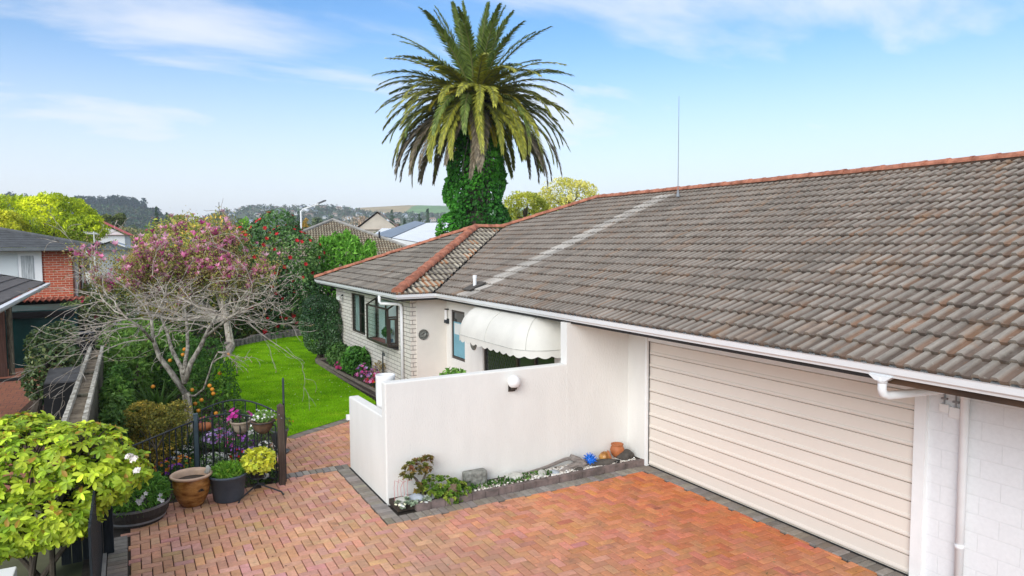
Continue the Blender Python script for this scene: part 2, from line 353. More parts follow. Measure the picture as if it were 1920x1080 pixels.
# ------------------------------------------------------------------ world and light
sun_dir = Vector((-.72, -.60, .43)).normalized()
W = bpy.data.worlds.new('World'); S.world = W; W.use_nodes = True; nt = W.node_tree; L = nt.links
bg = nt.nodes['Background']; sky = N(nt, 'ShaderNodeTexSky', sky_type='NISHITA', sun_disc=False)
sky.sun_elevation = math.asin(sun_dir.z); sky.sun_rotation = math.atan2(sun_dir.x, sun_dir.y); sky.dust_density = .4; sky.ozone_density = 1.6; sky.air_density = 1.0
tc = N(nt, 'ShaderNodeTexCoord'); sep = N(nt, 'ShaderNodeSeparateXYZ'); L.new(tc.outputs['Generated'], sep.inputs[0])
# cloud plane coordinates: direction / (z+.12)
zc = N(nt, 'ShaderNodeMath', operation='ADD'); L.new(sep.outputs[2], zc.inputs[0]); zc.inputs[1].default_value = .16
dv = N(nt, 'ShaderNodeVectorMath', operation='DIVIDE'); L.new(tc.outputs['Generated'], dv.inputs[0]); cmb = N(nt, 'ShaderNodeCombineXYZ')
for i in range(3): L.new(zc.outputs[0], cmb.inputs[i])
L.new(cmb.outputs[0], dv.inputs[1])
mp = N(nt, 'ShaderNodeMapping'); mp.inputs['Scale'].default_value = (.75, 1.5, 1); mp.inputs['Rotation'].default_value = (0, 0, R(28)); mp.inputs['Location'].default_value = (3.0, 1.1, 0); L.new(dv.outputs[0], mp.inputs[0])
n1 = N(nt, 'ShaderNodeTexNoise', i_Scale=1.0, i_Detail=10., i_Roughness=.55, i_Distortion=.2); L.new(mp.outputs[0], n1.inputs['Vector'])
r1 = N(nt, 'ShaderNodeMapRange', interpolation_type='SMOOTHSTEP', i_From_Min=.44, i_From_Max=.66, i_To_Min=0., i_To_Max=.72); L.new(n1.outputs['Fac'], r1.inputs['Value'])
hz = N(nt, 'ShaderNodeMapRange', interpolation_type='SMOOTHSTEP', i_From_Min=-.02, i_From_Max=.31, i_To_Min=1., i_To_Max=0.); L.new(sep.outputs[2], hz.inputs['Value'])
mxf = N(nt, 'ShaderNodeMath', operation='MAXIMUM'); L.new(r1.outputs[0], mxf.inputs[0]); L.new(hz.outputs[0], mxf.inputs[1])
oc = N(nt, 'ShaderNodeMapRange', interpolation_type='SMOOTHSTEP', i_From_Min=.36, i_From_Max=.70, i_To_Min=0., i_To_Max=.85); L.new(sep.outputs[2], oc.inputs['Value'])   # cloud added above the view to lift and whiten the ambient light
mx2 = N(nt, 'ShaderNodeMath', operation='MAXIMUM'); L.new(mxf.outputs[0], mx2.inputs[0]); L.new(oc.outputs[0], mx2.inputs[1]); mxf = mx2
sk = N(nt, 'ShaderNodeVectorMath', operation='MULTIPLY'); L.new(sky.outputs[0], sk.inputs[0]); sk.inputs[1].default_value = (.60, .87, 1.10)
mix = N(nt, 'ShaderNodeMix', data_type='RGBA'); L.new(mxf.outputs[0], mix.inputs[0]); L.new(sk.outputs[0], mix.inputs[6]); mix.inputs[7].default_value = (6.0, 6.0, 6.2, 1)
L.new(mix.outputs[2], bg.inputs[0]); bg.inputs[1].default_value = .10
sl = bpy.data.lights.new('sun', 'SUN'); sl.energy = 1.6; sl.angle = R(40); sl.color = (1, .97, .92)
so = bpy.data.objects.new('sun', sl); COL.objects.link(so); so.rotation_euler = sun_dir.to_track_quat('Z', 'Y').to_euler(); so.location = (0, 0, 60)
S.view_settings.view_transform = 'Standard'; S.view_settings.look = 'None'; S.view_settings.gamma = 1; S.view_settings.use_curve_mapping = False
S.view_settings.exposure = .84
S.cycles.max_bounces = 6; S.cycles.transparent_max_bounces = 8; S.cycles.volume_bounces = 0
# ================================================================== SETTING
def sheet(name, pts, z, material, kind='structure', sub=None):
    o = MB().add([(x, y, z) for x, y in pts], [tuple(range(len(pts)))]).build(name, material)
    return tag(o, kind=kind)
sheet('ground', [(-4000, -60), (4000, -60), (4000, 4500), (-4000, 4500)], -.03, 'ground')
sheet('garden_soil', [(-.6, 10.3), (7, 10.3), (7, 34), (-.6, 34)], -.015, 'soil')
sheet('paving_bed', [(-.62, -2), (7.8, -2), (7.8, 9.72), (7.0, 16), (5.35, 16), (4.3, 15.08), (3.5, 14.6), (2.6, 14.3), (2.05, 13.6), (2.0, 11.6), (-.2, 11.4), (-.62, 10.6)], .0, 'joint')
# --- clay pavers in 90 degree herringbone with grey soldier borders
PW = .1145
borders = [(2.99, 7.5, 8.97, 9.195), (2.99, 3.217, 9.195, 11.6), (7.5, 7.73, -2, 9.195), (-.365, -.14, -2, 10.35), (2.1, 3.217, 11.6, 11.83)]
poly = [(-.14, -2), (7.5, -2), (7.5, 9.19), (3.217, 9.19), (3.217, 11.6), (6.89, 11.6), (6.89, 15.9), (5.35, 15.9), (4.3, 15.05), (3.5, 14.55), (2.76, 14.2), (2.2, 13.6), (2.1, 11.4), (1.0, 11.5), (-.14, 11.2)]
def inside(x, y, P):
    c = False; j = len(P)-1
    for i in range(len(P)):
        if (P[i][1] > y) != (P[j][1] > y) and x < (P[j][0]-P[i][0])*(y-P[i][1])/(P[j][1]-P[i][1])+P[i][0]: c = not c
        j = i
    return c
pav = MB(); rp = random.Random(3)
def paver(x0, x1, y0, y1, kind, g=.005, b=.006):
    if x1-x0 < .035 or y1-y0 < .035: return
    x0 += g; x1 -= g; y0 += g; y1 -= g; z = .03+rp.uniform(-.0015, .0015)
    if kind == 'red':
        f = min(1, max(0, (x0-2.8)/4.5))*min(1, max(0, (y0-3)/3)*1)      # newer, cleaner bricks by the garage
        c = np.array((.60, .32, .21))*(1-f)+np.array((.58, .19, .08))*f
        c = c*math.exp(rp.gauss(0, .085)); c[1] *= math.exp(rp.gauss(0, .07)); c[2] *= math.exp(rp.gauss(0, .12))
    else: c = np.array((.26, .24, .215))*math.exp(rp.gauss(0, .16)); c[2] *= math.exp(rp.gauss(0, .05))
    c = tuple(c); dk = tuple(v*.75 for v in c)
    vs = [(x0, y0, z-.007), (x1, y0, z-.007), (x1, y1, z-.007), (x0, y1, z-.007), (x0+b, y0+b, z), (x1-b, y0+b, z), (x1-b, y1-b, z), (x0+b, y1-b, z),
          (x0, y0, 0.0), (x1, y0, 0.), (x1, y1, 0.), (x0, y1, 0.)]
    pav.add(vs, [(4, 5, 6, 7), (0, 1, 5, 4), (1, 2, 6, 5), (2, 3, 7, 6), (3, 0, 4, 7), (8, 9, 1, 0), (9, 10, 2, 1), (11, 8, 0, 3)], c)
for i in range(-4, 70):
    for j in range(-20, 142):
        d_ = (i-j) % 4
        if d_ == 0: r = [i*PW, (i+2)*PW, j*PW, (j+1)*PW]
        elif d_ == 3: r = [i*PW, (i+1)*PW, j*PW, (j+2)*PW]
        else: continue
        cx, cy = (r[0]+r[1])/2, (r[2]+r[3])/2
        if cy < 1.2: continue
        if not inside(cx, cy, poly) and not (3.5 < cx < 6.8 and 9.95 < cy < 11.6):
            if not (r[0] < 7.5 and cx >= 7.5 and cy < 9.2): continue
        for bx in borders:
            ox = min(r[1], bx[1])-max(r[0], bx[0]); oy = min(r[3], bx[3])-max(r[2], bx[2])
            if ox > 0 and oy > 0:
                if ox < oy:
                    if r[0] < bx[0]: r[1] = bx[0]
                    elif r[1] > bx[1]: r[0] = bx[1]
                    else: r[1] = r[0]
                else:
                    if r[2] < bx[2]: r[3] = bx[2]
                    elif r[3] > bx[3]: r[2] = bx[3]
                    else: r[3] = r[2]
        paver(*r, 'red')
for bi, (a, b, c, d) in enumerate(borders):
    if (b-a) > (d-c):
        n_ = round((b-a)/PW)
        for k in range(n_): paver(a+(b-a)*k/n_, a+(b-a)*(k+1)/n_, c, d, 'grey')
    else:
        c0 = max(c, 1.2); n_ = round((d-c0)/PW)
        for k in range(n_): paver(a, b, c0+(d-c0)*k/n_, c0+(d-c0)*(k+1)/n_, 'grey')
tag(pav.build('brick_paving', 'paver', colattr=True), kind='structure')
# --- lawn with its curved brick edge
edge = [(2.62, 14.05), (2.95, 14.28), (3.35, 14.5), (3.8, 14.76), (4.25, 15.05), (4.7, 15.45), (5.1, 15.95)]
lawnP = edge+[(5.13, 16.4), (5.12, 22.2), (5.3, 23.2), (6.2, 25.2), (6.6, 27.5), (6.4, 29.3), (5.8, 29.25), (5.1, 28.9), (4.4, 28.4), (3.8, 27.9), (3.12, 27.1), (2.75, 26.2), (2.35, 24), (2.0, 22), (1.8, 19.2), (2.0, 17), (2.3, 15.5), (2.42, 14.4)]
mat('lawn', (.12, .30, .003), .95, .25, 1.1, .7, 90., col2=(.22, .45, .008), spec=.05)
sheet('lawn', lawnP, .045, 'lawn')
eb = MB(); eb.col = (.23, .215, .19)
for (xa, ya), (xb, yb) in zip(edge[:-1], edge[1:]):
    a = Vector((xa, ya, 0)); b = Vector((xb, yb, 0)); dd = (b-a); n_ = max(1, round(dd.length/PW)); t = dd.normalized(); nn_ = Vector((t.y, -t.x, 0))
    for k in range(n_):
        c = a+dd*((k+.5)/n_)+nn_*.10; c.z = .018; g_ = math.exp(rp.gauss(0, .15))
        eb.obox(c, t*(dd.length/n_/2-.004), nn_*.11, (0, 0, .018), tuple(v*g_ for v in (.22, .2, .175)))
tag(eb.build('lawn_edging', 'paver', colattr=True), kind='structure')
bl = []
while len(bl) < 60000:
    q = rng.uniform((1.7, 13.9), (6.7, 29.4), (40000, 2)); keep = rng.uniform(0, 1, 40000) < np.clip(1.5*(14/q[:, 1])**2, 0, 1)
    bl += [p for p in q[keep] if inside(p[0], p[1], lawnP)]
bl = np.array(bl[:60000]); P = np.c_[bl, np.full(len(bl), .04)]; d = rdir(len(bl))*.55; d[:, 2] = 1
cl = snoise(P, .9, 4)+.8*snoise(P, 4, 8)
leaves('lawn_grass', P, d, rdir(len(bl)), rng.uniform(.02, .045, len(bl)), .009, palette(len(bl), [(.08, .24, .003), (.18, .44, .006), (.30, .56, .012), (.46, .56, .04)], cl*.9-.25, .25), 'grass_blade', shape='blade')
tag(bpy.data.objects['lawn_grass'], kind='stuff')
n_ = 90; q = rng.uniform((2.6, 15.2), (5.0, 26), (n_, 2)); P = np.c_[q, np.full(n_, .08)]
tag(leaves('fallen_petals', P, rdir(n_)*[1, 1, .2], np.tile([0, 0, 1.], (n_, 1)), .035, .03, palette(n_, [(.6, .55, .3), (.75, .7, .55)], None), 'petal'), kind='stuff')
n_ = 260; q = rng.uniform((.2, 3.5), (7.4, 11), (n_, 2)); P = np.c_[q, np.full(n_, .037)]
tag(leaves('fallen_leaves', P, rdir(n_)*[1, 1, .1], np.tile([0, 0, 1.], (n_, 1))+rdir(n_)*.3, rng.uniform(.012, .04, n_), .018, palette(n_, [(.08, .05, .03), (.30, .22, .10), (.55, .5, .35)], None), 'petal'), kind='stuff')
tag(MB().box(-.412, -.37, -2, 9.82, -.01, .05).build('concrete_strip', 'concrete'), kind='structure')
mat_brick('patio_brick', (.50, .20, .11), (.42, .16, .10), (.2, .12, .09), .30, .30, .008, nv=.25, floor=True)
# --- distant relief
def crest_fn(pts):
    xs = [p[0] for p in pts]; ys = [p[1] for p in pts]
    return lambda x: float(np.interp(x, xs, ys))
def relief(name, crest, px0, px1, r0, r1, r2, colf, npx=90, nr=26, rough=3., seed=1):
    V = []; C = []
    def zat(px, r):
        y = crest(px); zc_ = CH+(455-y)/F*r1/math.cos(math.atan((px-960)/F))**0
        t = (r-r0)/(r1-r0)
        if r <= r1: s = max(0, t); s = s*s*(3-2*s)
        else: s = math.cos(min(1, (r-r1)/(r2-r1))*math.pi/2)
        q = np.array([[px*.02, r*.006, 0]]); return -1+(zc_+1)*s+rough*s*.25*float(snoise(q, 1.5, seed)[0])
    for i in range(nr):
        r = r0+(r2-r0)*i/(nr-1)
        for k in range(npx):
            px = px0+(px1-px0)*k/(npx-1); d = ray(px, 457); g_ = d.x, d.y; z = zat(px, r)
            V.append((g_[0]*r, g_[1]*r, z)); C.append(colf(px, i/(nr-1), r, z))
    Fc = [(a*npx+b, a*npx+b+1, (a+1)*npx+b+1, (a+1)*npx+b) for a in range(nr-1) for b in range(npx-1)]
    mb = MB(); mb.v = V; mb.f = Fc; mb.mi = [0]*len(Fc); mb.c = C
    tag(mb.build(name, 'distant', smooth=True, colattr=True), kind='structure'); return zat
rr = random.Random(5)
def jc(c, j=.1): g_ = math.exp(rr.gauss(0, j)); return tuple(v*g_ for v in c)
crL = crest_fn([(-400, 385), (-60, 380), (60, 384), (150, 393), (250, 392), (285, 400), (320, 411), (380, 430), (430, 445)])
zL = relief('wooded_hill', crL, -400, 440, 550, 900, 1300, lambda px, t, r, z: jc((.035, .065, .035) if r > 640 else (.075, .11, .045)), rough=2)
crR = crest_fn([(300, 430), (380, 414), (400, 406), (440, 399), (470, 393), (520, 394), (560, 394), (630, 393), (665, 398), (700, 405), (800, 408), (900, 409), (1300, 412)])
zR = relief('town_hill', crR, 300, 1300, 650, 1250, 1800, lambda px, t, r, z: jc((.075, .10, .055) if snoise(np.array([[px*.05, r*.02, 0.]]), 1.2, 3)[0] > 0 else (.13, .14, .09)), rough=3, seed=4)
crF = crest_fn([(500, 400), (640, 394), (690, 391), (725, 389.5), (765, 387.5), (790, 388), (830, 389), (1000, 396), (1300, 410)])
zF = relief('farmed_hill', crF, 500, 1300, 1100, 1900, 2500, lambda px, t, r, z: (jc((.40, .30, .14), .03) if px < 792-(1900-r)*.11 and px > 640 else jc((.14, .26, .07), .03)), npx=200, nr=50, rough=1, seed=7)
# --- air
hb = MB().box(-900, 2600, -40, 2900, -1.5, 125).build('haze', 'ground'); tag(hb, kind='stuff')
hm = bpy.data.materials.new('haze'); hm.use_nodes = True; hm.node_tree.nodes.remove(hm.node_tree.nodes['Principled BSDF'])
pv = N(hm.node_tree, 'ShaderNodeVolumePrincipled'); pv.inputs['Color'].default_value = (.80, .90, 1, 1); pv.inputs['Density'].default_value = .00027; pv.inputs['Anisotropy'].default_value = .0
hm.node_tree.links.new(pv.outputs[0], hm.node_tree.nodes['Material Output'].inputs['Volume']); hb.data.materials.clear(); hb.data.materials.append(hm)

# ================================================================== OUR HOUSE
XG, ZG, TP = 6.35, 2.68, .408; YW, XW, YL = 15.295, 5.372, 23.325; HW = (YL-YW)/2; XR = 12.455; ZR = ZG+TP*(XR-XG)
house = thing('brick_bungalow', 'white brick and stucco bungalow with long weathered tile roof and terracotta ridge caps', 'house', (9, 9, 0))
def clipmesh(o_mb, clips, name, material, parent):
    o = o_mb
    bm = bmesh.new(); bm.from_mesh(o.data); off = ORG[o]
    for pt, nr in clips:
        bmesh.ops.bisect_plane(bm, geom=bm.verts[:]+bm.edges[:]+bm.faces[:], plane_co=Vector(pt)-off, plane_no=Vector(nr), clear_outer=True)
    bm.to_mesh(o.data); bm.free(); return o
def tiled(name, P0, e, s, tp, la, lb, clips, parent, material='tile', gauge=.334, roll=.15, hgt=.027, palf=None, prof=None, rseed=1, thick=.038):
    """rows of moulded tiles: P0 eave corner, e along the eave, s horizontal up-slope, la length, lb horizontal run"""
    P0, e, s = Vector(P0), Vector(e), Vector(s); sl = (s+Vector((0, 0, tp))).normalized(); nrm = e.cross(sl)
    if nrm.z < 0: nrm = -nrm
    ls = lb*math.sqrt(1+tp*tp); nc = int(math.ceil(ls/gauge)); nroll = int(math.ceil(la/roll)); rd = random.Random(rseed)
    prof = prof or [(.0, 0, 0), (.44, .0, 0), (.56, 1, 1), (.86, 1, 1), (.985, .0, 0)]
    mb = MB(); V = mb.v; Fs = mb.f; C = mb.c
    for k in range(nc):
        jit = rd.uniform(-.006, .006)
        for j in range((nroll+1)//2):
            base = palf(j*2*roll, k, rd); hj = rd.uniform(-.004, .004); bt_ = rd.random()
            for jj in (0, 1):
                cr, cp = base[0], base[1] if jj == 0 or len(base) < 3 else base[2]
                a0 = (2*j+jj)*roll+jit; n0 = len(V); pr = prof+[(1.0, prof[0][1], prof[0][2])]
                for (u, h, w) in pr:
                    a = a0+u*roll; c = tuple(cp[q]*(1-w)+cr[q]*w for q in range(3)); cd = tuple(v*.42+w2_*bt_ for v, w2_ in zip(c, (.11, .06, .03)))  # butt face: course shadow darkened into the colour, plus random orange-brown lichen
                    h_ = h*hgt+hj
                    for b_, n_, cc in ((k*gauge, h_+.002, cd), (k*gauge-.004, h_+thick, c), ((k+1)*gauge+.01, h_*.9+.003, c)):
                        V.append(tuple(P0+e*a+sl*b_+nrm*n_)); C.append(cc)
                m_ = len(pr)
                for q in range(m_-1):
                    i0 = n0+q*3
                    Fs.append((i0, i0+3, i0+4, i0+1)); Fs.append((i0+1, i0+4, i0+5, i0+2))
    mb.mi = [0]*len(Fs)
    o = mb.build(name, material, parent, colattr=True)
    return clipmesh(o, clips, name, material, parent)
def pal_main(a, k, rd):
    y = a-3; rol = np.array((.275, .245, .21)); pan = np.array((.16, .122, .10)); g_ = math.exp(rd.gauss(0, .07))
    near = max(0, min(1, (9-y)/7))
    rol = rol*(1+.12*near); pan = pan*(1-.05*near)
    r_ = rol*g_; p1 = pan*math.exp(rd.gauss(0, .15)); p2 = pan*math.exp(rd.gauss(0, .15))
    if rd.random() < .08+.22*near: p1 = p1*.62+np.array((.27, .135, .07))*.38*rd.uniform(.5, 1.4)
    if rd.random() < .06+.16*near: p2 = p2*.62+np.array((.27, .14, .07))*.38*rd.uniform(.5, 1.4)
    if rd.random() < .02: r_ = r_*.7+np.array((.28, .15, .08))*.3
    if 13.35 < y < 13.85 and k < 19: m_ = 1.55; q_ = rd.uniform(.78, 1.12); r_ = np.array((.47, .44, .395))*q_; p1 = np.array((.36, .33, .30))*q_; p2 = p1*rd.uniform(.7, 1.1)
    return tuple(r_), tuple(p1), tuple(p2)
def pal_side(a, k, rd):
    g_ = math.exp(rd.gauss(0, .22)); r_ = np.array((.40, .36, .28))*g_; p = np.array((.14, .12, .105))*math.exp(rd.gauss(0, .2))
    if rd.random() < .2: p = np.array((.34, .17, .09))
    return tuple(r_), tuple(p)
def pal_c(a, k, rd):
    g_ = math.exp(rd.gauss(0, .12)); return tuple(np.array((.25, .225, .19))*g_), tuple(np.array((.13, .11, .095))*g_)
c1 = .03
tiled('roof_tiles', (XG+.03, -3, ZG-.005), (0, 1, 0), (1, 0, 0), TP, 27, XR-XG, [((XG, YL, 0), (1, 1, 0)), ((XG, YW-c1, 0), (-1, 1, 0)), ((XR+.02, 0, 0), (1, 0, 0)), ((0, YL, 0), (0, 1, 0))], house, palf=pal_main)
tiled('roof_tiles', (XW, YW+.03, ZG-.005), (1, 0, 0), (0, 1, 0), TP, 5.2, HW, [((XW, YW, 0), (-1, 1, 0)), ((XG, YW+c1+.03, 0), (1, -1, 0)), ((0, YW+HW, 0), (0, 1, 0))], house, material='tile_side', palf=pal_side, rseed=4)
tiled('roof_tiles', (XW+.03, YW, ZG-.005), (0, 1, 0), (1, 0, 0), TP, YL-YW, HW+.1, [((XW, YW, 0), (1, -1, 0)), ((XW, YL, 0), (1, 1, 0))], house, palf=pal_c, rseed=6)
# rear slopes, seen only from elsewhere
bk = MB(); XB = XR*2-XG
bk.add([(XB, -3, ZG), (XB, YL, ZG), (XR, YL-(XR-XG), ZR), (XR, -3, ZR)], [(0, 1, 2, 3)])
bk.add([(XW, YL, ZG), (XB, YL, ZG), (XR, YL-(XR-XG), ZR), (XG+HW, YW+HW, ZG+TP*HW), (XW+HW, YW+HW, ZG+TP*HW)], [(0, 4, 3, 2, 1)])
bk.build('rear_roof', 'roof_grey', house)
vl = MB(); a = Vector((XG, YW, ZG-.01)); b = Vector((XG+HW, YW+HW, ZG+TP*HW-.01)); w_ = Vector((.09, -.09, .012))
vl.add([a-w_*Vector((1, 1, -1)).z*0-w_, a+w_, b+w_, b-w_], [(0, 1, 2, 3)]); vl.build('valley_gutter', 'valley', house)
def caps(p0, p1, r=.10, L_=.40, rise=.05, name='ridge_cap'):
    p0, p1 = Vector(p0), Vector(p1); d = (p1-p0); n_ = max(1, round(d.length/L_)); t = d.normalized(); s_ = t.cross(Vector((0, 0, 1))).normalized(); u_ = s_.cross(t)
    mb = MB(); K = 8
    for k in range(n_):
        a = p0+t*(d.length*k/n_); b = p0+t*(d.length*(k+1)/n_+.03); j = random.uniform(-.006, .006)
        vs = []
        for P_, rr_ in ((a, r*1.0), (a, r*1.12), (a+t*.05, r*1.12), (a+t*.055, r*1.04), (b, r*.96)):
            for q in range(K+1):
                an = math.pi*(q/K)*1.06-.09; vs.append(P_+s_*math.cos(an)*rr_*1.02+u_*(math.sin(an)*rr_*.82+rise+j-.05))
        mb.add(vs, [(i*(K+1)+q, i*(K+1)+q+1, (i+1)*(K+1)+q+1, (i+1)*(K+1)+q) for i in range(4) for q in range(K)])
        mb.add([P_ for P_ in vs[:K+1]], [tuple(range(K+1))])
    return mb.build(name, 'terracotta', house, smooth=False)
Zc = .035
caps((XW+.05, YW+.05, ZG+.03+Zc), (XW+HW, YW+HW, ZG+TP*HW+Zc), r=.125)
caps((XW+.05, YL-.05, ZG+.03+Zc), (XW+HW, YW+HW, ZG+TP*HW+Zc))
caps((XW+HW, YW+HW, ZG+TP*HW+Zc), (XG+HW+.1, YW+HW, ZG+TP*HW+Zc))
caps((XG+HW-.05, YW+HW-.05+.1, ZG+TP*HW+Zc), (XR, YL-(XR-XG), ZR+Zc))
caps((XR, -3, ZR+Zc), (XR, YL-(XR-XG), ZR+Zc))
MB().sweep([(-.10, -.06), (.10, -.06), (.085, .045), (-.085, .045)], (XR, -3, ZR), (XR, YL-(XR-XG), ZR), (1, 0, 0)).build('mortar_bed', 'fascia_brown', house)
# gutters, fascia, soffit
gp_ = [(0, 0), (.012, 0), (.016, -.008), (.022, -.012), (.022, -.03), (.03, -.04), (.03, -.062), (.045, -.085), (.055, -.112), (.125, -.112), (.125, 0), (.115, 0), (.115, -.1), (.06, -.1), (.02, -.07), (.008, -.01)]
def gutter(P0, P1, inn, miter0=0, miter1=0):
    P0, P1, inn = Vector(P0), Vector(P1), Vector(inn); t = (P1-P0).normalized(); n_ = len(gp_)
    vs = [P0+inn*a+t*a*miter0+Vector((0, 0, b)) for a, b in gp_]+[P1+inn*a+t*a*miter1+Vector((0, 0, b)) for a, b in gp_]
    mb = MB(); mb.add(vs, [(i, (i+1) % n_, n_+(i+1) % n_, n_+i) for i in range(n_)]); mb.build('gutter', 'gutter_white', house)
gutter((XG, -3, ZG), (XG, YW, ZG), (1, 0, 0), 0, 1)
gutter((XW, YW, ZG), (XG, YW, ZG), (0, 1, 0), 1, 1)
gutter((XW, YW, ZG), (XW, YL, ZG), (1, 0, 0), 1, -1)
gutter((XW, YL, ZG), (XB, YL, ZG), (0, -1, 0), 1, 0)
fz0, fz1 = ZG-.165, ZG-.03
mb = MB(); mb.box(XG+.127, XG+.15, 4.132, YW+.127, fz0, fz1); mb.box(XW+.127, XG+.127, YW+.127, YW+.15, fz0, fz1); mb.box(XW+.127, XW+.15, YW+.15, YL-.15, fz0, fz1); mb.box(XW+.127, XB-.15, YL-.15, YL-.127, fz0, fz1)
mb.build('fascia', 'fascia_dark', house)
MB().box(XG+.127, XG+.15, -3, 4.13, fz0-.02, fz1).build('fascia', 'fascia_brown', house)
mb = MB(); zs = fz0+.02
mb.box(XG+.15, 7.73, -3, 9.69, zs, zs+.02); mb.box(XG+.15, 6.89, 9.89, YW+.605, zs, zs+.02); mb.box(XW+.15, XG+.15, YW+.15, YW+.605, zs, zs+.02); mb.box(XW+.15, 5.95, YW+.605, YL-.15, zs, zs+.02)
mb.build('soffit', 'soffit', house)
# walls
YR = 15.9; XB1 = 5.95; ZT = zs-.003
def wallx(mb, X, t, y0, y1, z0, z1, holes):
    """wall whose outer face is at X (facing -X) with rectangular openings (y0,y1,z0,z1)"""
    ys = sorted({y0, y1, *[h[0] for h in holes], *[h[1] for h in holes]}); zz = sorted({z0, z1, *[h[2] for h in holes], *[h[3] for h in holes]})
    for a, b in zip(ys[:-1], ys[1:]):
        for c, d in zip(zz[:-1], zz[1:]):
            if any(h[0] <= (a+b)/2 <= h[1] and h[2] <= (c+d)/2 <= h[3] for h in holes): continue
            mb.add([(X, a, c), (X, b, c), (X, b, d), (X, a, d)], [(0, 3, 2, 1)])
    for h in holes:
        mb.add([(X, h[0], h[2]), (X+t, h[0], h[2]), (X+t, h[0], h[3]), (X, h[0], h[3])], [(0, 1, 2, 3)]); mb.add([(X, h[1], h[2]), (X+t, h[1], h[2]), (X+t, h[1], h[3]), (X, h[1], h[3])], [(3, 2, 1, 0)])
        mb.add([(X, h[0], h[2]), (X, h[1], h[2]), (X+t, h[1], h[2]), (X+t, h[0], h[2])], [(0, 1, 2, 3)]); mb.add([(X, h[0], h[3]), (X, h[1], h[3]), (X+t, h[1], h[3]), (X+t, h[0], h[3])], [(3, 2, 1, 0)])
    return mb
W1 = (19.62, 21.02, 1.18, 2.36); W2 = (16.76, 18.52, 1.12, 2.36)
mb = wallx(MB(), XB1, .2, YR+.42, 22.75, -.03, ZT, [W1, W2]); mb.build('brick_wall', 'brick_white', house)
mb = MB().box(XB1+.002, 6.2, YR, YR+.418, -.03, ZT); mb.build('brick_corner', 'brick_white', house)
mb = MB().box(6.1, 6.89, YR-.03, YR+.2, -.03, ZT); mb.build('stucco_panel', 'stucco_cream', house)
W3 = (14.80, 15.60, 1.04, 2.24); D1 = (10.85, 13.86, 0, 2.1)
mb = wallx(MB(), 6.89, .2, 9.8, YR, -.03, ZT, [W3, D1]); mb.build('stucco_wall', 'stucco', house)
MB().box(6.40, 7.73, 9.688, 9.88, -.03, ZT).build('porch_wall', 'stucco', house)
G1 = (4.549, 9.149, 0, 2.2)
mb = wallx(MB(), 7.73, .2, -3, 4.42, -.03, ZT, []); mb.build('block_wall', 'block_white', house)
mb = MB().box(7.735, 7.9, 4.42, 9.69, 2.2, ZT); mb.box(7.70, 7.9, 9.20, 9.698, -.03, ZT); mb.build('garage_pier', 'stucco', house)
mb = MB(); mb.box(7.675, 7.80, 9.149, 9.198, 0.03, 2.5); mb.box(7.675, 7.80, 4.42, 4.549, 0.03, 2.5); mb.box(7.69, 7.80, 4.549, 9.149, 2.2, 2.26); mb.build('door_trim', 'paint_white', house)
mb = MB(); mb.box(7.9, XB-.55, -3, -2.9, -.03, ZT); mb.box(XB-.6, XB-.5, -3, 22.75, -.03, ZT); mb.box(XB1+.2, XB-.5, 22.65, 22.75, -.03, ZT)
mb.add([(XG, -3, ZG-.1), (XR, -3, ZR-.02), (XB, -3, ZG-.1)], [(0, 1, 2)]); mb.build('rear_wall', 'stucco', house)
mb = MB().box(7.4, 7.42, 10, 15.7, 0, 2.4); mb.box(6.45, 6.47, 16.1, 22.5, 0, 2.4); mb.build('inner_wall', 'interior', house)
# sectional garage door
prof = []; z = .03; ribs = [.056+.2122*k for k in range(11)]
prof = [(0, .03)]
for zr in ribs:
    if zr > 2.19: break
    prof += [(0, zr-.005), (.034, zr-.004), (.034, zr+.011), (-.012, zr+.013), (-.016, zr+.03), (-.012, zr+.05), (0, zr+.062)]
prof += [(0, 2.2), (.04, 2.2), (.04, .03)]
mb = MB(); mb.sweep([(a, b) for a, b in prof], (7.735, 4.549, 0), (7.735, 9.149, 0), (1, 0, 0)); gdo = mb.build('garage_door', 'door_cream', house)
MB().box(7.725, 7.77, 4.56, 9.14, 0.031, .046).build('door_seal', 'rubber', gdo)
MB().box(7.716, 7.722, 9.134, 9.1485, .06, 2.2).build('door_track', 'rubber', gdo)
# windows
def window(parent, X, y0, y1, z0, z1, mull=(), trans=None, depth=.06, fr=.05, frame='bronze_frame', glass='glass_pane', name='window', sash=None):
    mb = MB(); xo = X+.03
    mb.box(xo, xo+depth, y0, y0+fr, z0, z1); mb.box(xo, xo+depth, y1-fr, y1, z0, z1); mb.box(xo, xo+depth, y0+fr, y1-fr, z0, z0+fr); mb.box(xo, xo+depth, y0+fr, y1-fr, z1-fr, z1)
    for q in mull: mb.box(xo+.002, xo+depth-.002, q-fr*.4, q+fr*.4, z0+fr, z1-fr)
    for q in (trans or []): mb.box(xo+.004, xo+depth-.004, q[0], q[1], q[2]-fr*.35, q[2]+fr*.35)
    w = mb.build(name, frame, parent)
    MB().box(xo+.025, xo+.031, y0+fr*.5, y1-fr*.5, z0+fr*.5, z1-fr*.5).build('pane', glass, w); return w
w1 = window(house, XB1, *W1, mull=(20.25,), trans=[(19.67, 20.23, 1.78)], glass='glass_clear')
MB().sweep([(.02*(i % 2), i*.05) for i in range(12)]+[(.03, .55), (.03, 0)], (6.02, 20.28, 1.2), (6.02, 20.28, 2.3), (1, 0, 0), (0, 1, 0)).build('curtain', 'curtain', w1)
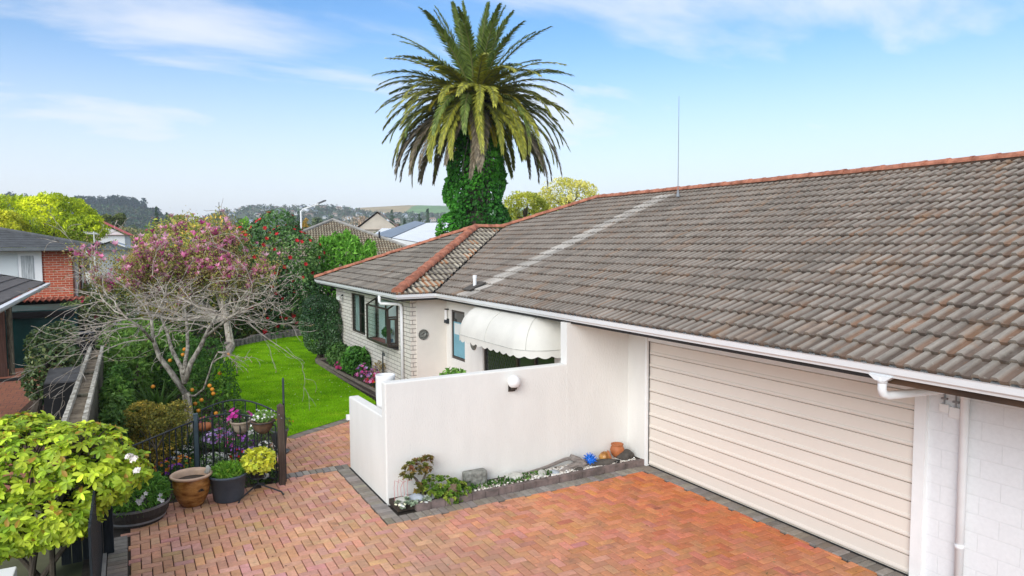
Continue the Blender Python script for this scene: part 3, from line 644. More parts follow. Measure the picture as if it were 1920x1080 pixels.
# garden box window
XF = 5.65; yA, yB, zb, zf, zt = 16.76, 18.52, 1.25, 2.2, 2.38
mb = MB(); f_ = .045
for y in (yA, yB-f_): 
    mb.box(XF, XF+f_, y, y+f_, zb, zf); mb.box(XF+f_, XB1, y, y+f_, zb, zb+f_); mb.box(XB1-.04, XB1, y, y+f_, zb+f_, zt-.05); mb.obox(((XF+XB1)/2, y+f_/2, (zf+zt)/2-.01), ((XB1-XF)/2, 0, (zt-zf)/2), (0, f_/2, 0), (0, 0, .02))
mb.box(XF+.001, XF+f_-.001, yA+f_, yB-f_, zb, zb+f_); mb.box(XF+.001, XF+f_-.001, yA+f_, yB-f_, zf-.02, zf+.02); mb.box(XF+f_, XB1, yA+f_, yB-f_, zb-.03, zb-.002)
mb.box(XF+f_, XB1-.04, yA+.004, yA+.036, 1.98, 2.02); mb.box(XF+f_, XF+.09, yA-.012, yA+.03, zb+.06, 1.97); mb.box(XB1-.09, XB1-.045, yA-.012, yA+.03, zb+.06, 1.97); mb.box(XF+.09, XB1-.09, yA-.012, yA+.03, zb+.06, zb+.1); mb.box(XF+.09, XB1-.09, yA-.012, yA+.03, 1.93, 1.97)
bw = mb.build('box_window', 'bronze_frame', house)
mb = MB(); mb.box(XF+.02, XF+.024, yA+f_, yB-f_, zb+f_, zf-.02); mb.box(XF+f_, XB1-.04, yA+.015, yA+.019, zb+f_, 1.98); mb.box(XF+f_, XB1-.04, yB-.03, yB-.026, zb+f_, zf)
mb.add([(XF+.02, yA+f_, zf+.022), (XF+.02, yB-f_, zf+.022), (XB1, yB-f_, zt), (XB1, yA+f_, zt)], [(0, 1, 2, 3)]); mb.build('pane', 'glass_clear', bw)
MB().box(XF+f_+.002, 6.6, yA+f_+.002, yB-f_-.002, zb+.001, zb+.02).build('sill', 'sill_red', bw)
MB().box(5.93, 5.96, yA+.95, yA+.99, zb+.03, 2.3).build('mullion', 'bronze_frame', bw)
mb = MB(); pr_ = [(.012*(i % 2), i*.06) for i in range(27)]+[(.03, 1.58), (.03, 0)]
mb.sweep(pr_, (5.985, 16.86, 1.28), (5.985, 16.86, 2.32), (1, 0, 0), (0, 1, 0)); mb.build('pale_backing', 'blind', bw)  # pale pleated panel added behind the glass to keep the window from going black
# card and plant standing in the box window
card = rbox('display_card', 5.69, 5.85, 16.83, 16.84, 1.272, 1.52, 'paper', origin=(5.77, 16.83, 1.27), bev=.002); tag(card, 'small white display card leaning in the projecting kitchen window', 'card')
MB().box(5.715, 5.825, 16.826, 16.829, 1.36, 1.44).build('printed_picture', 'print_blue', card)
vp = thing('potted_plant', 'green plant in blue-grey vase on the red sill inside the projecting window', 'potted plant', (5.82, 17.25, 1.27))
MB().lathe([(.0, 0), (.05, 0), (.055, .1), (.065, .22), (.055, .22), (.05, .1), (0, .05)], (5.82, 17.25, 1.27), 14).build('vase', 'stone_blue', vp, smooth=True)
crown('foliage', [(5.8, 17.25, 1.58, .13, .16, .13)], 90, .1, [(.02, .06, .02), (.05, .12, .03)], parent=vp)
# tall window behind the awning: blue poster-like blind half drawn
w3 = window(house, 6.89, *W3, glass='glass_dark', fr=.055)
MB().box(6.935, 6.94, W3[0]+.07, W3[1]-.07, W3[2]+.07, 1.95).build('blind', 'poster_blue', w3)
MB().box(6.932, 6.9345, W3[0]+.12, W3[1]-.12, 1.65, 1.92).build('blind_lining', 'blind', w3)
# security sliding door
ds = MB(); y0, y1, z1 = D1[0], D1[1], D1[3]; xo = 6.93
for a, b in ((y0, y0+.06), (y1-.06, y1), (12.32, 12.40), (11.6, 11.66)): ds.box(xo, xo+.05, a, b, .03, z1)
ds.box(xo, xo+.05, y0, y1, z1-.0001-.06, z1-.0001); ds.box(xo+.001, xo+.049, y0+.06, y1-.06, .9, .95)
sd = ds.build('sliding_door', 'bronze_frame', house)
mb = MB(); Ls = .11
def lat(mb, ya, yb, za, zb_, sgn):
    k = -int((zb_-za)/Ls)-2
    while ya+k*Ls < yb+(zb_-za):
        p = (ya+k*Ls, za); q = (ya+k*Ls+(zb_-za)*.62*1, zb_) if sgn > 0 else (ya+k*Ls-(zb_-za)*.62, zb_)
        t0, t1 = 0., 1.; dy = q[0]-p[0]
        for lim, s_ in ((ya, 1), (yb, -1)):
            f0 = (p[0]-lim)*s_; f1 = (q[0]-lim)*s_
            if f0 < 0 and f1 < 0: t1 = -1; break
            if f0 < 0: t0 = max(t0, f0/(f0-f1))
            elif f1 < 0: t1 = min(t1, f0/(f0-f1))
        if t1 > t0:
            A = Vector((xo-.006, p[0]+dy*t0, za+(zb_-za)*t0)); B = Vector((xo-.006, p[0]+dy*t1, za+(zb_-za)*t1)); d = (B-A).normalized(); w = Vector((0, -d.z, d.y))*.006
            mb.add([A-w, A+w, B+w, B-w], [(0, 1, 2, 3)])
        k += 1
for s_ in (1, -1): lat(mb, 12.40, y1-.06, .95, z1-.06, s_)
mb.build('security_mesh', 'iron', sd)
MB().box(xo+.03, xo+.034, y0, y1, .03, z1-.06).build('pane', 'glass_dark', sd)
# awning: long dome of cream canvas
def awning():
    ya, yb, xw, xf, zb_, ztp = 10.5, 13.85, 6.885, 6.10, 1.93, 2.56; V = []; C = MB(); nU = 64; nV = 12
    # plan outline parameter: from right wall round the front to left wall
    pts = []; rc = .62
    def plan(t):
        Ltot = (xw-xf-rc)+rc*1.5708+(yb-ya-2*rc)+rc*1.5708+(xw-xf-rc); s = t*Ltot
        a = xw-xf-rc
        if s < a: return xw-s, ya, 0
        s -= a
        if s < rc*1.5708: th = s/rc; return xf+rc-rc*math.sin(th), ya+rc-rc*math.cos(th), th
        s -= rc*1.5708
        if s < yb-ya-2*rc: return xf, ya+rc+s, 1.57
        s -= yb-ya-2*rc
        if s < rc*1.5708: th = s/rc; return xf+rc-rc*math.cos(th), yb-rc+rc*math.sin(th), 1.57
        s -= rc*1.5708; return xf+rc+s, yb, 0
    for i in range(nU+1):
        t = i/nU; x, y, _ = plan(t); cy = min(max(y, ya+rc), yb-rc)
        for j in range(nV+1):
            ph = j/nV*math.pi/2; k = math.cos(ph)**.8 if j < nV else 0; h = math.sin(ph)
            X = xw-(xw-x)*k; Y = cy+(y-cy)*k
            rib = .003*math.cos(i/nU*2*math.pi*10) if j < nV else 0
            V.append((X, Y+0, zb_+(ztp-zb_)*h-rib*.5))
    fs = [(i*(nV+1)+j, (i+1)*(nV+1)+j, (i+1)*(nV+1)+j+1, i*(nV+1)+j+1) for i in range(nU) for j in range(nV)]
    mb = MB(); mb.add(V, fs); o = mb.build('awning', 'awning', house, smooth=True)
    mb = MB(); n_ = 150; vs = []
    for i in range(n_+1):
        x, y, _ = plan(i/n_); sc = -.10-.045*abs(math.sin(i/n_*math.pi*17))
        vs += [(x-.004, y, zb_+.012), (x-.006, y, zb_+sc)]
    mb.add(vs, [(2*i, 2*i+2, 2*i+3, 2*i+1) for i in range(n_)]); mb.build('valance', 'awning', o)
    mb = MB()
    mb.tube([(plan(i/n_)[0]-.008, plan(i/n_)[1]-.004, zb_+.005) for i in range(n_+1)], .006, 5)
    for s_ in (.0, .17, .5, .83, 1.):
        i = round(s_*nU); mb.tube([Vector(V[i*(nV+1)+j])+Vector((-.002, -.004, .004)) for j in range(nV+1)], .0045 if 0 < s_ else .009, 4)
    mb.build('awning_piping', 'stone_pale', o)
    mb = MB(); mb.tube([Vector(V[j])+Vector((.01, -.012, .0)) for j in range(nV+1)], .008, 5); mb.build('awning_frame', 'awning_pipe', o)
awning()
# downpipes
mb = MB(); mb.tube([(6.42, 4.13, 2.57), (6.42, 4.13, 2.44), (6.435, 4.13, 2.395), (6.50, 4.125, 2.365), (7.6, 4.02, 2.345), (7.64, 4.015, 2.33), (7.665, 4.01, 2.28), (7.665, 4.01, .02)], .042, 14)
mb.tube([(6.42, 4.13, 2.50), (6.42, 4.13, 2.56)], .048, 14); mb.tube([(7.665, 4.01, 2.22), (7.665, 4.01, 2.28)], .048, 14); mb.tube([(7.665, 4.01, .60), (7.665, 4.01, .65)], .048, 14); mb.box(7.665, 7.73, 3.99, 4.03, .61, .64); mb.build('downpipe', 'gutter_white', house, smooth=True)
mb = MB(); mb.sweep([(-.12, 0), (.12, 0), (.05, -.05), (-.05, -.05)], (6.375, 4.13, 2.575), (6.465, 4.13, 2.575), (0, 1, 0)); mb.build('gutter_outlet', 'gutter_white', house)
mb = MB(); mb.tube([(5.44, 16.68, 2.57), (5.44, 16.68, 2.42), (5.47, 16.66, 2.37), (5.83, 16.42, 2.36), (5.88, 16.38, 2.33), (5.895, 16.37, 2.28), (5.895, 16.37, .02)], .04, 12); mb.build('downpipe', 'gutter_white', house, smooth=True)
# meter boxes under the eave by the pipe
for y_, z_, h_, w_ in ((4.24, 2.07, .09, .10), (4.12, 2.04, .12, .13)):
    bx_ = rbox('junction_box', 7.69, 7.728, y_-w_/2, y_+w_/2, z_-h_/2, z_+h_/2, 'paint_white', house, bev=.006)
    mb = MB(); mb.tube([(7.70, y_, z_+h_/2), (7.70, y_, 2.52)], .009, 8); mb.box(7.685, 7.715, y_-.03, y_+.03, z_+h_/2+.05, z_+h_/2+.07); mb.build('conduit', 'metal_grey', bx_)
# vent pipe
vb = Vector((6.66, 13.71, 2.83)); vb = Vector((6.78, 14.0, 2.88))
mb = MB(); mb.tube([(vb.x, vb.y, vb.z-.05), (vb.x, vb.y, vb.z+.24)], .04, 12); mb.tube([(vb.x, vb.y, vb.z+.2), (vb.x, vb.y, vb.z+.27)], .047, 12); pp = mb.build('vent_pipe', 'paint_white', house, smooth=False)
sl_ = Vector((1, 0, TP)).normalized(); MB().obox(vb+Vector((-.02, 0, .032)), sl_*.22, (0, .2, 0), (-.003, 0, .008)).build('flashing', 'stone_dark', pp)
# roof aerial
ab = Vector((11.77, 12.93, 5.03)); an = thing('aerial', 'thin whip aerial standing on the long tiled roof near the ridge', 'aerial', ab)
MB().tube([ab, ab+Vector((0, 0, 1.1)), ab+Vector((.0, 0, 2.35))], [.011, .009, .006], 6).build('mast', 'metal_grey', an)
mb = MB(); mb.tube([ab+Vector((0, 0, -.06)), ab+Vector((0, 0, .10))], [.045, .02], 8); mb.build('bracket', 'metal_grey', an)
# wall lights of the house front
wl = thing('wall_light', 'slim black and white wall light beside the porch inner corner', 'wall light', (6.86, 15.72, 1.98))
MB().tube([(6.82, 15.74, 1.98), (6.82, 15.74, 2.22)], .035, 10).build('lamp_shade', 'lamp_glass', wl)
MB().box(6.80, 6.888, 15.70, 15.78, 2.225, 2.25).build('top_cap', 'iron', wl); mb = MB(); mb.tube([(6.82, 15.74, 1.90), (6.82, 15.74, 1.977)], [.05, .045], 10); mb.box(6.83, 6.888, 15.69, 15.79, 1.88, 2.0); mb.build('bracket', 'iron', wl)
sl2 = thing('wall_light', 'small white floodlight under the eave by the clipped hedge', 'wall light', (5.9, 21.9, 2.2))
mb = MB(); q = Vector((5.86, 21.9, 2.2)); mb.tube([q, q+Vector((-.1, -.08, -.07))], [.04, .065], 12); mb.build('lamp_head', 'lamp_glass', sl2); mb = MB(); mb.tube([q+Vector((.09, 0, .03)), q], .025, 8); mb.build('bracket', 'iron', sl2)
# ---------------------------------------------------------------- courtyard wall
cw = thing('courtyard_wall', 'white stuccoed courtyard wall stepping down to a low end beside the path', 'wall', (3.22, 9.69, 0))
def roundbox(name, *a, bev=.03, **k): return rbox(name, *a, bev=bev, seg=3, **k)
a, b, c, T_, L1, L2 = 3.217, 6.45, 3.39, 1.835, 1.31, 1.27     # one L-shaped wall, tall along X, stepping down along Y
lw = MB().add([(a, 9.69, -.02), (b, 9.69, -.02), (b, 9.87, -.02), (c, 9.87, -.02), (c, 11.63, -.02), (a, 11.63, -.02), (a, 9.69, T_), (b, 9.69, T_), (b, 9.87, T_), (a, 9.87, T_), (a, 9.87, L1), (c, 9.87, L1), (c, 11.63, L2), (a, 11.63, L2)],
    [(0, 1, 7, 6), (1, 2, 8, 7), (2, 3, 11, 10, 9, 8), (3, 4, 12, 11), (4, 5, 13, 12), (5, 0, 6, 9, 10, 13), (10, 11, 12, 13), (6, 7, 8, 9), (0, 5, 4, 3, 2, 1)]).build('wall', 'stucco', cw)
md = lw.modifiers.new('b', 'BEVEL'); md.width = .022; md.segments = 3; md.limit_method = 'ANGLE'
MB().box(3.19, 3.222, 9.70, 11.6, .0, .034).build('wall_base_gap', 'rubber', cw)
rbox('gate_catch', 3.17, 3.225, 11.60, 11.66, .86, .95, 'paint_white', cw, bev=.004)
gl = thing('globe_light', 'round white globe light on a dark bracket on the courtyard wall', 'wall light', (5.33, 9.69, 1.6))
q = Vector((5.33, 9.60, 1.66)); mb = MB(); mb.lathe([(.105*math.sin(a*math.pi/16), -.105*math.cos(a*math.pi/16)) for a in range(17)], q, 20); mb.build('globe', 'lamp_glass', gl, smooth=True)
mb = MB(); mb.lathe([(0, -.125), (.045, -.125), (.055, -.10), (.062, -.085)], q, 14); mb.obox(q+Vector((0, .06, -.115)), (.022, 0, 0), (0, .04, 0), (0, 0, .012)); mb.lathe([(0, 0), (.06, 0)], (q.x, 9.686, 1.535), 12); mb.box(5.27, 5.39, 9.665, 9.689, 1.49, 1.60); mb.build('bracket', 'bronze_frame', gl)
for (c, nrm, r, lab) in (((6.27, 15.868, 1.63), (0, -1, 0), .13, 'round dark relief plaque on the cream stucco panel beside the porch'), ((6.886, 14.30, 1.56), (-1, 0, 0), .15, 'round openwork metal plaque beside the dark security door')):
    c = Vector(c); nr = Vector(nrm); t = Vector((0, 0, 1)); s_ = nr.cross(t); pq = thing('wall_plaque', lab, 'plaque', c)
    mb = MB(); ring = []
    for (rr_, o_) in ((r, 0), (r, .02), (r*.93, .028), (r*.85, .02), (r*.82, .01), (0.001, .012)): ring.append([c+s_*math.cos(k*6.2832/24)*rr_+t*math.sin(k*6.2832/24)*rr_+nr*o_ for k in range(24)])
    mb.add([p for g_ in ring for p in g_], [(i*24+k, i*24+(k+1) % 24, (i+1)*24+(k+1) % 24, (i+1)*24+k) for i in range(5) for k in range(24)]); mb.build('disc', 'plaque', pq)
    mb = MB(); rd = random.Random(2)
    for k in range(9): 
        a = rd.uniform(0, 6.28); rr_ = r*rd.uniform(.1, .55); p = c+s_*math.cos(a)*rr_+t*math.sin(a)*rr_+nr*.012; a2 = a+rd.uniform(.8, 2); p2 = c+s_*math.cos(a2)*r*.6+t*math.sin(a2)*r*.6+nr*.016; mb.tube([p, (p+p2)/2+nr*.012, p2], [.014, .018, .008], 6)
    mb.build('relief', 'stone_grey', pq)
# ================================================================== PLANTS
G1 = [(.018, .045, .012), (.035, .085, .018), (.07, .14, .03)]
def bush(name, label, cat, loc, blobs, n, L, cols, group=None, stem=True, material='leaf', stem_r=.03, nst=3, part='foliage', **k):
    """a shrub: blobs are given relative to loc"""
    loc = Vector(loc); t = thing(name, label, cat, loc, group)
    B = [(b[0]+loc.x, b[1]+loc.y, b[2]+loc.z, *b[3:]) for b in blobs]
    crown(part, B, n, L, cols, material, parent=t, **k)
    if stem:
        mb = MB(); rd = random.Random(len(B)+n)
        for i in range(nst):
            b = B[rd.randrange(len(B))]; mb.tube([loc+Vector((rd.uniform(-.05, .05), rd.uniform(-.05, .05), -.02)), (loc+Vector(b[:3]))/2+Vector((rd.uniform(-.06, .06), 0, 0)), Vector(b[:3])], [stem_r, stem_r*.7, stem_r*.35], 6)
        mb.build('stem', 'bark_dark', t)
    return t
# --- palm with its ivy
PB = Vector((14.02, 28.92, 0)); PC = Vector((14.2, 29.1, 10.55))
palm = thing('palm_tree', 'tall date palm with arching green and yellowing fronds behind the tiled roof', 'palm tree', PB)
mb = MB(); trunk_tube(mb, PB, PC+Vector((0, 0, -.2)), .75, .62, random.Random(1), 14, 8, .004); mb.build('trunk', 'bark_dark', palm)
mb = MB(); rd = random.Random(9)
for k in range(220):
    a = k*2.39996; t_ = k/220; z = 8.4+2.2*t_; r = .62+.16*math.sin(t_*3.14)
    p = Vector((PC.x+math.cos(a)*r, PC.y+math.sin(a)*r, z)); o = Vector((math.cos(a), math.sin(a), .9)); mb.tube([p-o*.1, p+o*rd.uniform(.18, .35)], [.07, .03], 4)
mb.build('boot', 'bark_dark', palm)
def frond_mesh(el0, bend, Lf, cols, seed, nl=92, lw=.027, ll=.54):
    r_ = np.random.default_rng(seed); ns = 26; pts = [np.zeros(3)]; ang = []; twist = r_.normal(0, .10)
    for i in range(ns):
        a = el0-bend*((i+.5)/ns)**1.35; ang.append(a); pts.append(pts[-1]+np.array([math.cos(a), twist*(i/ns), math.sin(a)])*Lf/ns)
    pts = np.array(pts); T = unit(np.gradient(pts, axis=0)); 
    mb = MB(); base = np.array(cols[0]); 
    mb.tube([Vector(p) for p in pts[::2]], [.05*(1-.85*i/13)+.004 for i in range(len(pts[::2]))], 4, col=tuple(np.array((.20, .21, .07)) if cols[0][1] > cols[0][0]*.95 else np.array((.16, .12, .07))))
    P = []; D = []; NN = []; LL = []; C = []
    for sgn in (-1, 1):
        for k in range(nl):
            t = .10+.9*(k+r_.uniform(0, .6))/nl; x = min(t, .999)*ns; i = int(x); p = pts[i]*(1-(x-i))+pts[i+1]*(x-i); tt = T[i]
            s_ = np.array([0, 1., 0])*sgn; up = np.cross(tt, np.array([0, 1., 0])); up = up if up[2] > 0 or abs(tt[2]) > .9 else -up
            up = -np.cross(tt, np.array([0, 1., 0])) if np.cross(tt, np.array([0, 1., 0]))[2] < 0 else np.cross(tt, np.array([0, 1., 0]))
            d = tt*(.75+.35*t)+s_*(.78-.25*t)+up*r_.uniform(.05, .45)+np.array([0, 0, -.25]); l = ll*(math.sin(math.pi*min(1, .18+t*.78))**.6)*r_.uniform(.8, 1.1)
            P.append(p); D.append(d); NN.append(up+r_.normal(0, .25, 3)); LL.append(l); j = math.exp(r_.normal(0, .16)); f = r_.uniform(0, 1)
            C.append((np.array(cols[0])*(1-f)+np.array(cols[1])*f)*j)
    P, D, NN, LL, C = map(np.array, (P, D, NN, LL, C))
    d = unit(D); side = unit(np.cross(d, NN)); V = np.stack([P-side*lw*.5, P+d*LL[:, None]*.45-side*lw, P+d*LL[:, None]+np.array([0, 0, -.06]), P+d*LL[:, None]*.45+side*lw, P+side*lw*.5], 1)
    n = len(P); k0 = len(mb.v)
    for i in range(n): mb.add([tuple(q) for q in V[i]], [(0, 1, 3, 4), (1, 2, 3)], tuple(C[i]))
    me = bpy.data.meshes.new('frond'); me.from_pydata(mb.v, [], mb.f); a = me.color_attributes.new('Col', 'FLOAT_COLOR', 'POINT')
    a.data.foreach_set('color', np.array([(*c, 1) for c in mb.c], np.float32).ravel()); me.materials.append(M['frond']); return me
GRN = [(.085, .14, .03), (.21, .28, .055)]; OLV = [(.19, .22, .03), (.42, .40, .05)]; YEL = [(.36, .34, .03), (.70, .58, .05)]; DRY = [(.13, .11, .07), (.28, .22, .14)]
bands = [(82, 16, 3.95, GRN), (72, 22, 4.1, GRN), (60, 30, 4.25, GRN), (48, 38, 4.4, GRN), (37, 44, 4.5, OLV), (27, 50, 4.55, GRN), (17, 58, 4.6, OLV), (8, 64, 4.7, OLV), (0, 70, 4.8, OLV), (-8, 74, 4.9, OLV), (-16, 70, 5.1, DRY), (-26, 60, 5.1, DRY)]
cntb = [5, 6, 6, 7, 7, 8, 8, 8, 8, 8, 8, 7]
yl = [frond_mesh(R(e), R(b), l, YEL, 77+i) for i, (e, b, l) in enumerate([(20, 85, 3.3), (2, 80, 3.2), (-18, 65, 3.2), (-35, 50, 3.0)])]
rd = random.Random(21); ga = 0; nfr = 0
for bi, ((e, b, l, c), cn) in enumerate(zip(bands, cntb)):
    ms = [frond_mesh(R(e+rd.uniform(-4, 4)), R(b+rd.uniform(-8, 8)), l, c, bi*3+q) for q in range(2)]
    if 4 <= bi <= 9: ms.append(frond_mesh(R(e), R(b), l*.95, [tuple(np.array(c[0])*.6+np.array(YEL[0])*.4), tuple(np.array(c[1])*.5+np.array(YEL[1])*.5)], bi*3+50))
    for k in range(cn):
        ga += 2.39996; o = bpy.data.objects.new('frond', ms[k % len(ms)]); COL.objects.link(o); o.parent = palm; o.location = PC-PB+Vector((math.cos(ga)*.25, math.sin(ga)*.25, .25-bi*.06))
        o.rotation_euler = (rd.uniform(-.25, .25), rd.uniform(-.06, .06), ga); s_ = rd.uniform(.92, 1.05); o.scale = (s_, s_, s_); nfr += 1
# the rest of the crown beyond the hundred separate fronds
mbx = MB(); sk_ = [frond_mesh(R(e), R(b), l, c, 300+i) for i, (e, b, l, c) in enumerate([(14, 74, 4.6, OLV), (4, 80, 4.7, GRN), (-6, 78, 4.9, OLV), (-14, 72, 5.1, DRY), (-4, 84, 5.0, OLV), (30, 62, 4.4, OLV)])]
cols_ = [np.empty(len(me.vertices)*4, np.float32) for me in sk_]
for me, c_ in zip(sk_, cols_): me.color_attributes['Col'].data.foreach_get('color', c_)
for k in range(66):
    q = k % 6; me = sk_[q]; ga += 2.39996; Mx = Matrix.Translation(PC+Vector((math.cos(ga)*.25, math.sin(ga)*.25, -.1-.3*(q in (2, 3))))) @ Matrix.Rotation(ga, 4, 'Z') @ Matrix.Rotation(rd.uniform(-.2, .2), 4, 'X')
    cc = cols_[q].reshape(-1, 4); n0 = len(mbx.v); mbx.v += [tuple(Mx @ v.co) for v in me.vertices]; mbx.f += [tuple(i+n0 for i in p.vertices) for p in me.polygons]; mbx.c += [tuple(x[:3]) for x in cc]
mbx.mi = [0]*len(mbx.f); tag(mbx.build('lower_fronds', 'frond', palm, colattr=True), kind='stuff')
# yellowing fronds on the sunny side
for k, a in enumerate((-152, -136, -122, -105, -90, -75, -58, -44, -166, -30, -112, -82, -64, -128)):
    o = bpy.data.objects.new('frond', yl[k % 4]); COL.objects.link(o); o.parent = palm; o.location = PC-PB+Vector((0, 0, -.15)); o.rotation_euler = (0, 0, R(a+rd.uniform(-5, 5))); s_ = rd.uniform(.85, 1.05)*(.95); o.scale = (s_, s_, s_)
iv = thing('ivy', 'thick glossy green ivy clothing the trunk of the palm tree', 'ivy', PB+Vector((0, -.9, 0)))
ib = [(PB.x+dx, PB.y+dy, z, r, r, h) for (dx, dy, z, r, h) in ((0, 0, 1.2, 2.0, 1.6), (-.3, -.1, 3.2, 1.75, 1.4), (.7, 0, 3.6, 1.35, 1.3), (-.75, 0, 4.3, 1.15, 1.1), (.1, -.2, 4.8, 1.5, 1.2), (.9, .1, 5.0, .95, .9), (0, 0, 6.0, 1.42, 1.2), (-.6, 0, 6.1, .95, 1.0), (.7, 0, 6.6, 1.0, 1.1), (.05, 0, 7.4, 1.3, 1.1), (.1, 0, 8.6, 1.2, 1.0), (.15, 0, 9.4, .85, .7))]
crown('foliage', ib, 24000, .15, [(.015, .06, .010), (.035, .15, .015), (.08, .26, .025)], 'leaf', iv, W=.75, out=.25, droop=.55, gap=-1.3, shell=.22, seed=31, lf=2.2, lump=.14, zmin=2.4)
mb = MB(); rd = random.Random(5)
for k in range(14):
    a = rd.uniform(-3.0, -.2); x = PB.x+math.cos(a)*.95; y = PB.y+math.sin(a)*1.0; mb.tube([(x, y, 5.2+rd.uniform(0, 2)), (x+rd.uniform(-.2, .2), y-.2, 7.2), (x*.6+PB.x*.4, y, 8.8)], .025, 4)
mb.build('vine', 'bark', iv)

# --- bare spreading tree in the flower bed
bt = thing('bare_tree', 'bare spreading tree with a lichened forked trunk in the flower bed', 'tree', (.86, 14, 0))
rd = random.Random(12); tr = MB(); tw = MB(); tips = []
fork = at(350, 742, 14); base = Vector((.86, 14, -.05)); 
tr.tube([base, at(357, 800, 14), fork, fork+Vector((-.02, 0, .05))], [.105, .085, .085, .07], 9)
limbs = [[fork, at(322, 700, 13.9), at(298, 668, 13.8), at(287, 635, 13.7), at(284, 600, 13.6)], [at(346, 720, 14), at(340, 690, 14.1), at(322, 655, 14.3), at(313, 622, 14.5), at(300, 590, 14.6)],
         [at(347, 715, 14), at(358, 680, 14.0), at(376, 650, 14.1), at(392, 615, 14.2), at(410, 585, 14.2)], [fork, at(366, 742, 13.9), at(382, 729, 13.8), at(392, 700, 13.65), at(398, 680, 13.6), at(409, 660, 13.5)], [at(344, 700, 14.0), at(352, 650, 14.6), at(350, 600, 14.9), at(345, 570, 15.2)], [at(287, 640, 13.7), at(262, 612, 13.4), at(240, 598, 13.2)], [at(385, 632, 14.1), at(425, 600, 13.6), at(455, 580, 13.1)]]
lr = [.062, .052, .058, .024, .045, .034, .036]
for l_, r_ in zip(limbs, lr): tr.tube(l_, [r_*(1-.55*i/(len(l_)-1)) for i in range(len(l_))], 8)
def arch(p, az, length, r, rise, fall, depth, zlo=1.0):
    p = Vector(p); d = Vector((math.cos(az), math.sin(az), rise)).normalized(); n_ = 9; pts = [p.copy()]; rad = [r]; D = [d.copy()]
    for i in range(n_):
        d = d+Vector((rd.gauss(0, .22), rd.gauss(0, .22), -fall/n_+rd.gauss(0, .15))); d.normalize(); p = p+d*length/n_; pts.append(p.copy()); rad.append(max(.0038, r*(1-.75*(i+1)/n_))); D.append(d.copy())
    tw.tube(pts, rad, 5 if r > .012 else 3, cap=False); tips.append((pts[-1], d.copy()))
    if depth <= 0: return
    for k in range(rd.randint(4, 6) if depth > 1 else rd.randint(3, 5)):
        i = rd.randint(2, n_); a2 = math.atan2(D[i].y, D[i].x)+rd.choice((-1, 1))*rd.uniform(.3, 1.15); arch(pts[i], a2, length*rd.uniform(.4, .68), rad[i]*.75, D[i].z+rd.uniform(-.15, .55), rd.uniform(.0, .7), depth-1)
for li, l_ in enumerate(limbs):
    nb = (5, 5, 5, 2, 4, 4, 4)[li]
    for k in range(nb):
        q = l_[-1-(k % 2)]; a = rd.uniform(0, 6.28) if li in (0, 1, 2, 4) else rd.uniform(-.9, .9)+(2.8 if li == 5 else -.7)
        arch(q, a, rd.uniform(1.05, 1.75)*(1 if li != 3 else .4), rd.uniform(.012, .018), rd.uniform(.0, .9), rd.uniform(.1, .8), 2)
tr.build('trunk', 'bark', bt, smooth=True); tw.build('twigs', 'twig', bt)
tp = np.array([list(t[0]) for t in tips[::2]]); td = np.array([list(t[1]) for t in tips[::2]])
leaves('foliage', tp, td, rdir(len(tp)), .05, .03, palette(len(tp), [(.22, .25, .08), (.35, .22, .14)]), 'leaf', bt)
# --- magnolia in pink flower
mg = thing('magnolia_tree', 'pale-trunked magnolia covered in small pink purple blossoms', 'tree', (2.75, 25.3, 0))
rd = random.Random(33); mb = MB(); tips = []; MBs = Vector((2.75, 25.3, -.05))
trunkT = at(425, 600, 25.5); mb.tube([MBs, at(433, 650, 25.5), trunkT, at(418, 560, 25.4)], [.19, .15, .12, .09], 9)
for (px, py, D_) in ((360, 555, 25), (300, 540, 24.5), (420, 540, 25.5), (450, 560, 25), (255, 560, 24), (335, 515, 26), (395, 510, 25.8), (215, 575, 24)):
    q = at(px, py, D_); mid = trunkT.lerp(q, .5)+Vector((0, 0, -.2)); mb.tube([trunkT, mid, q], [.09, .06, .035], 6)
    for k in range(6): grow(mb, mid.lerp(q, k/5), (rd.uniform(-.7, .7), rd.uniform(-.5, .3), 1), rd.uniform(.8, 1.45), .028, 2, rd, .5, .06, .16, 5, .62, tips, 5, 0, 6)
mb.build('branches', 'twig', mg)
tp = np.array([list(t[0]) for t in tips]); tp = tp[(tp[:, 2] > 1.6) & (tp[:, 2] < 5.6)]
sel = rng.random(len(tp)) < .15; fp = tp[sel]; n_ = len(fp); fn = rdir(n_)*.5+np.array([0, -.15, 1])
tag(blossoms('blossom', fp, fn, rng.uniform(.14, .25, n_), palette(n_, [(.50, .08, .25), (.74, .26, .46), (.85, .58, .66)]), mg, petals=5, cup=.62, wid=.55), kind='stuff')
lp = np.repeat(tp, 3, axis=0)+rng.normal(0, .14, (len(tp)*3, 3)); n_ = len(lp)
leaves('foliage', lp, rdir(n_)+[0, 0, .4], rdir(n_), rng.uniform(.05, .11, n_), .05, palette(n_, [(.20, .26, .05), (.40, .42, .09), (.48, .40, .16), (.42, .24, .15)]), 'leaf', mg)
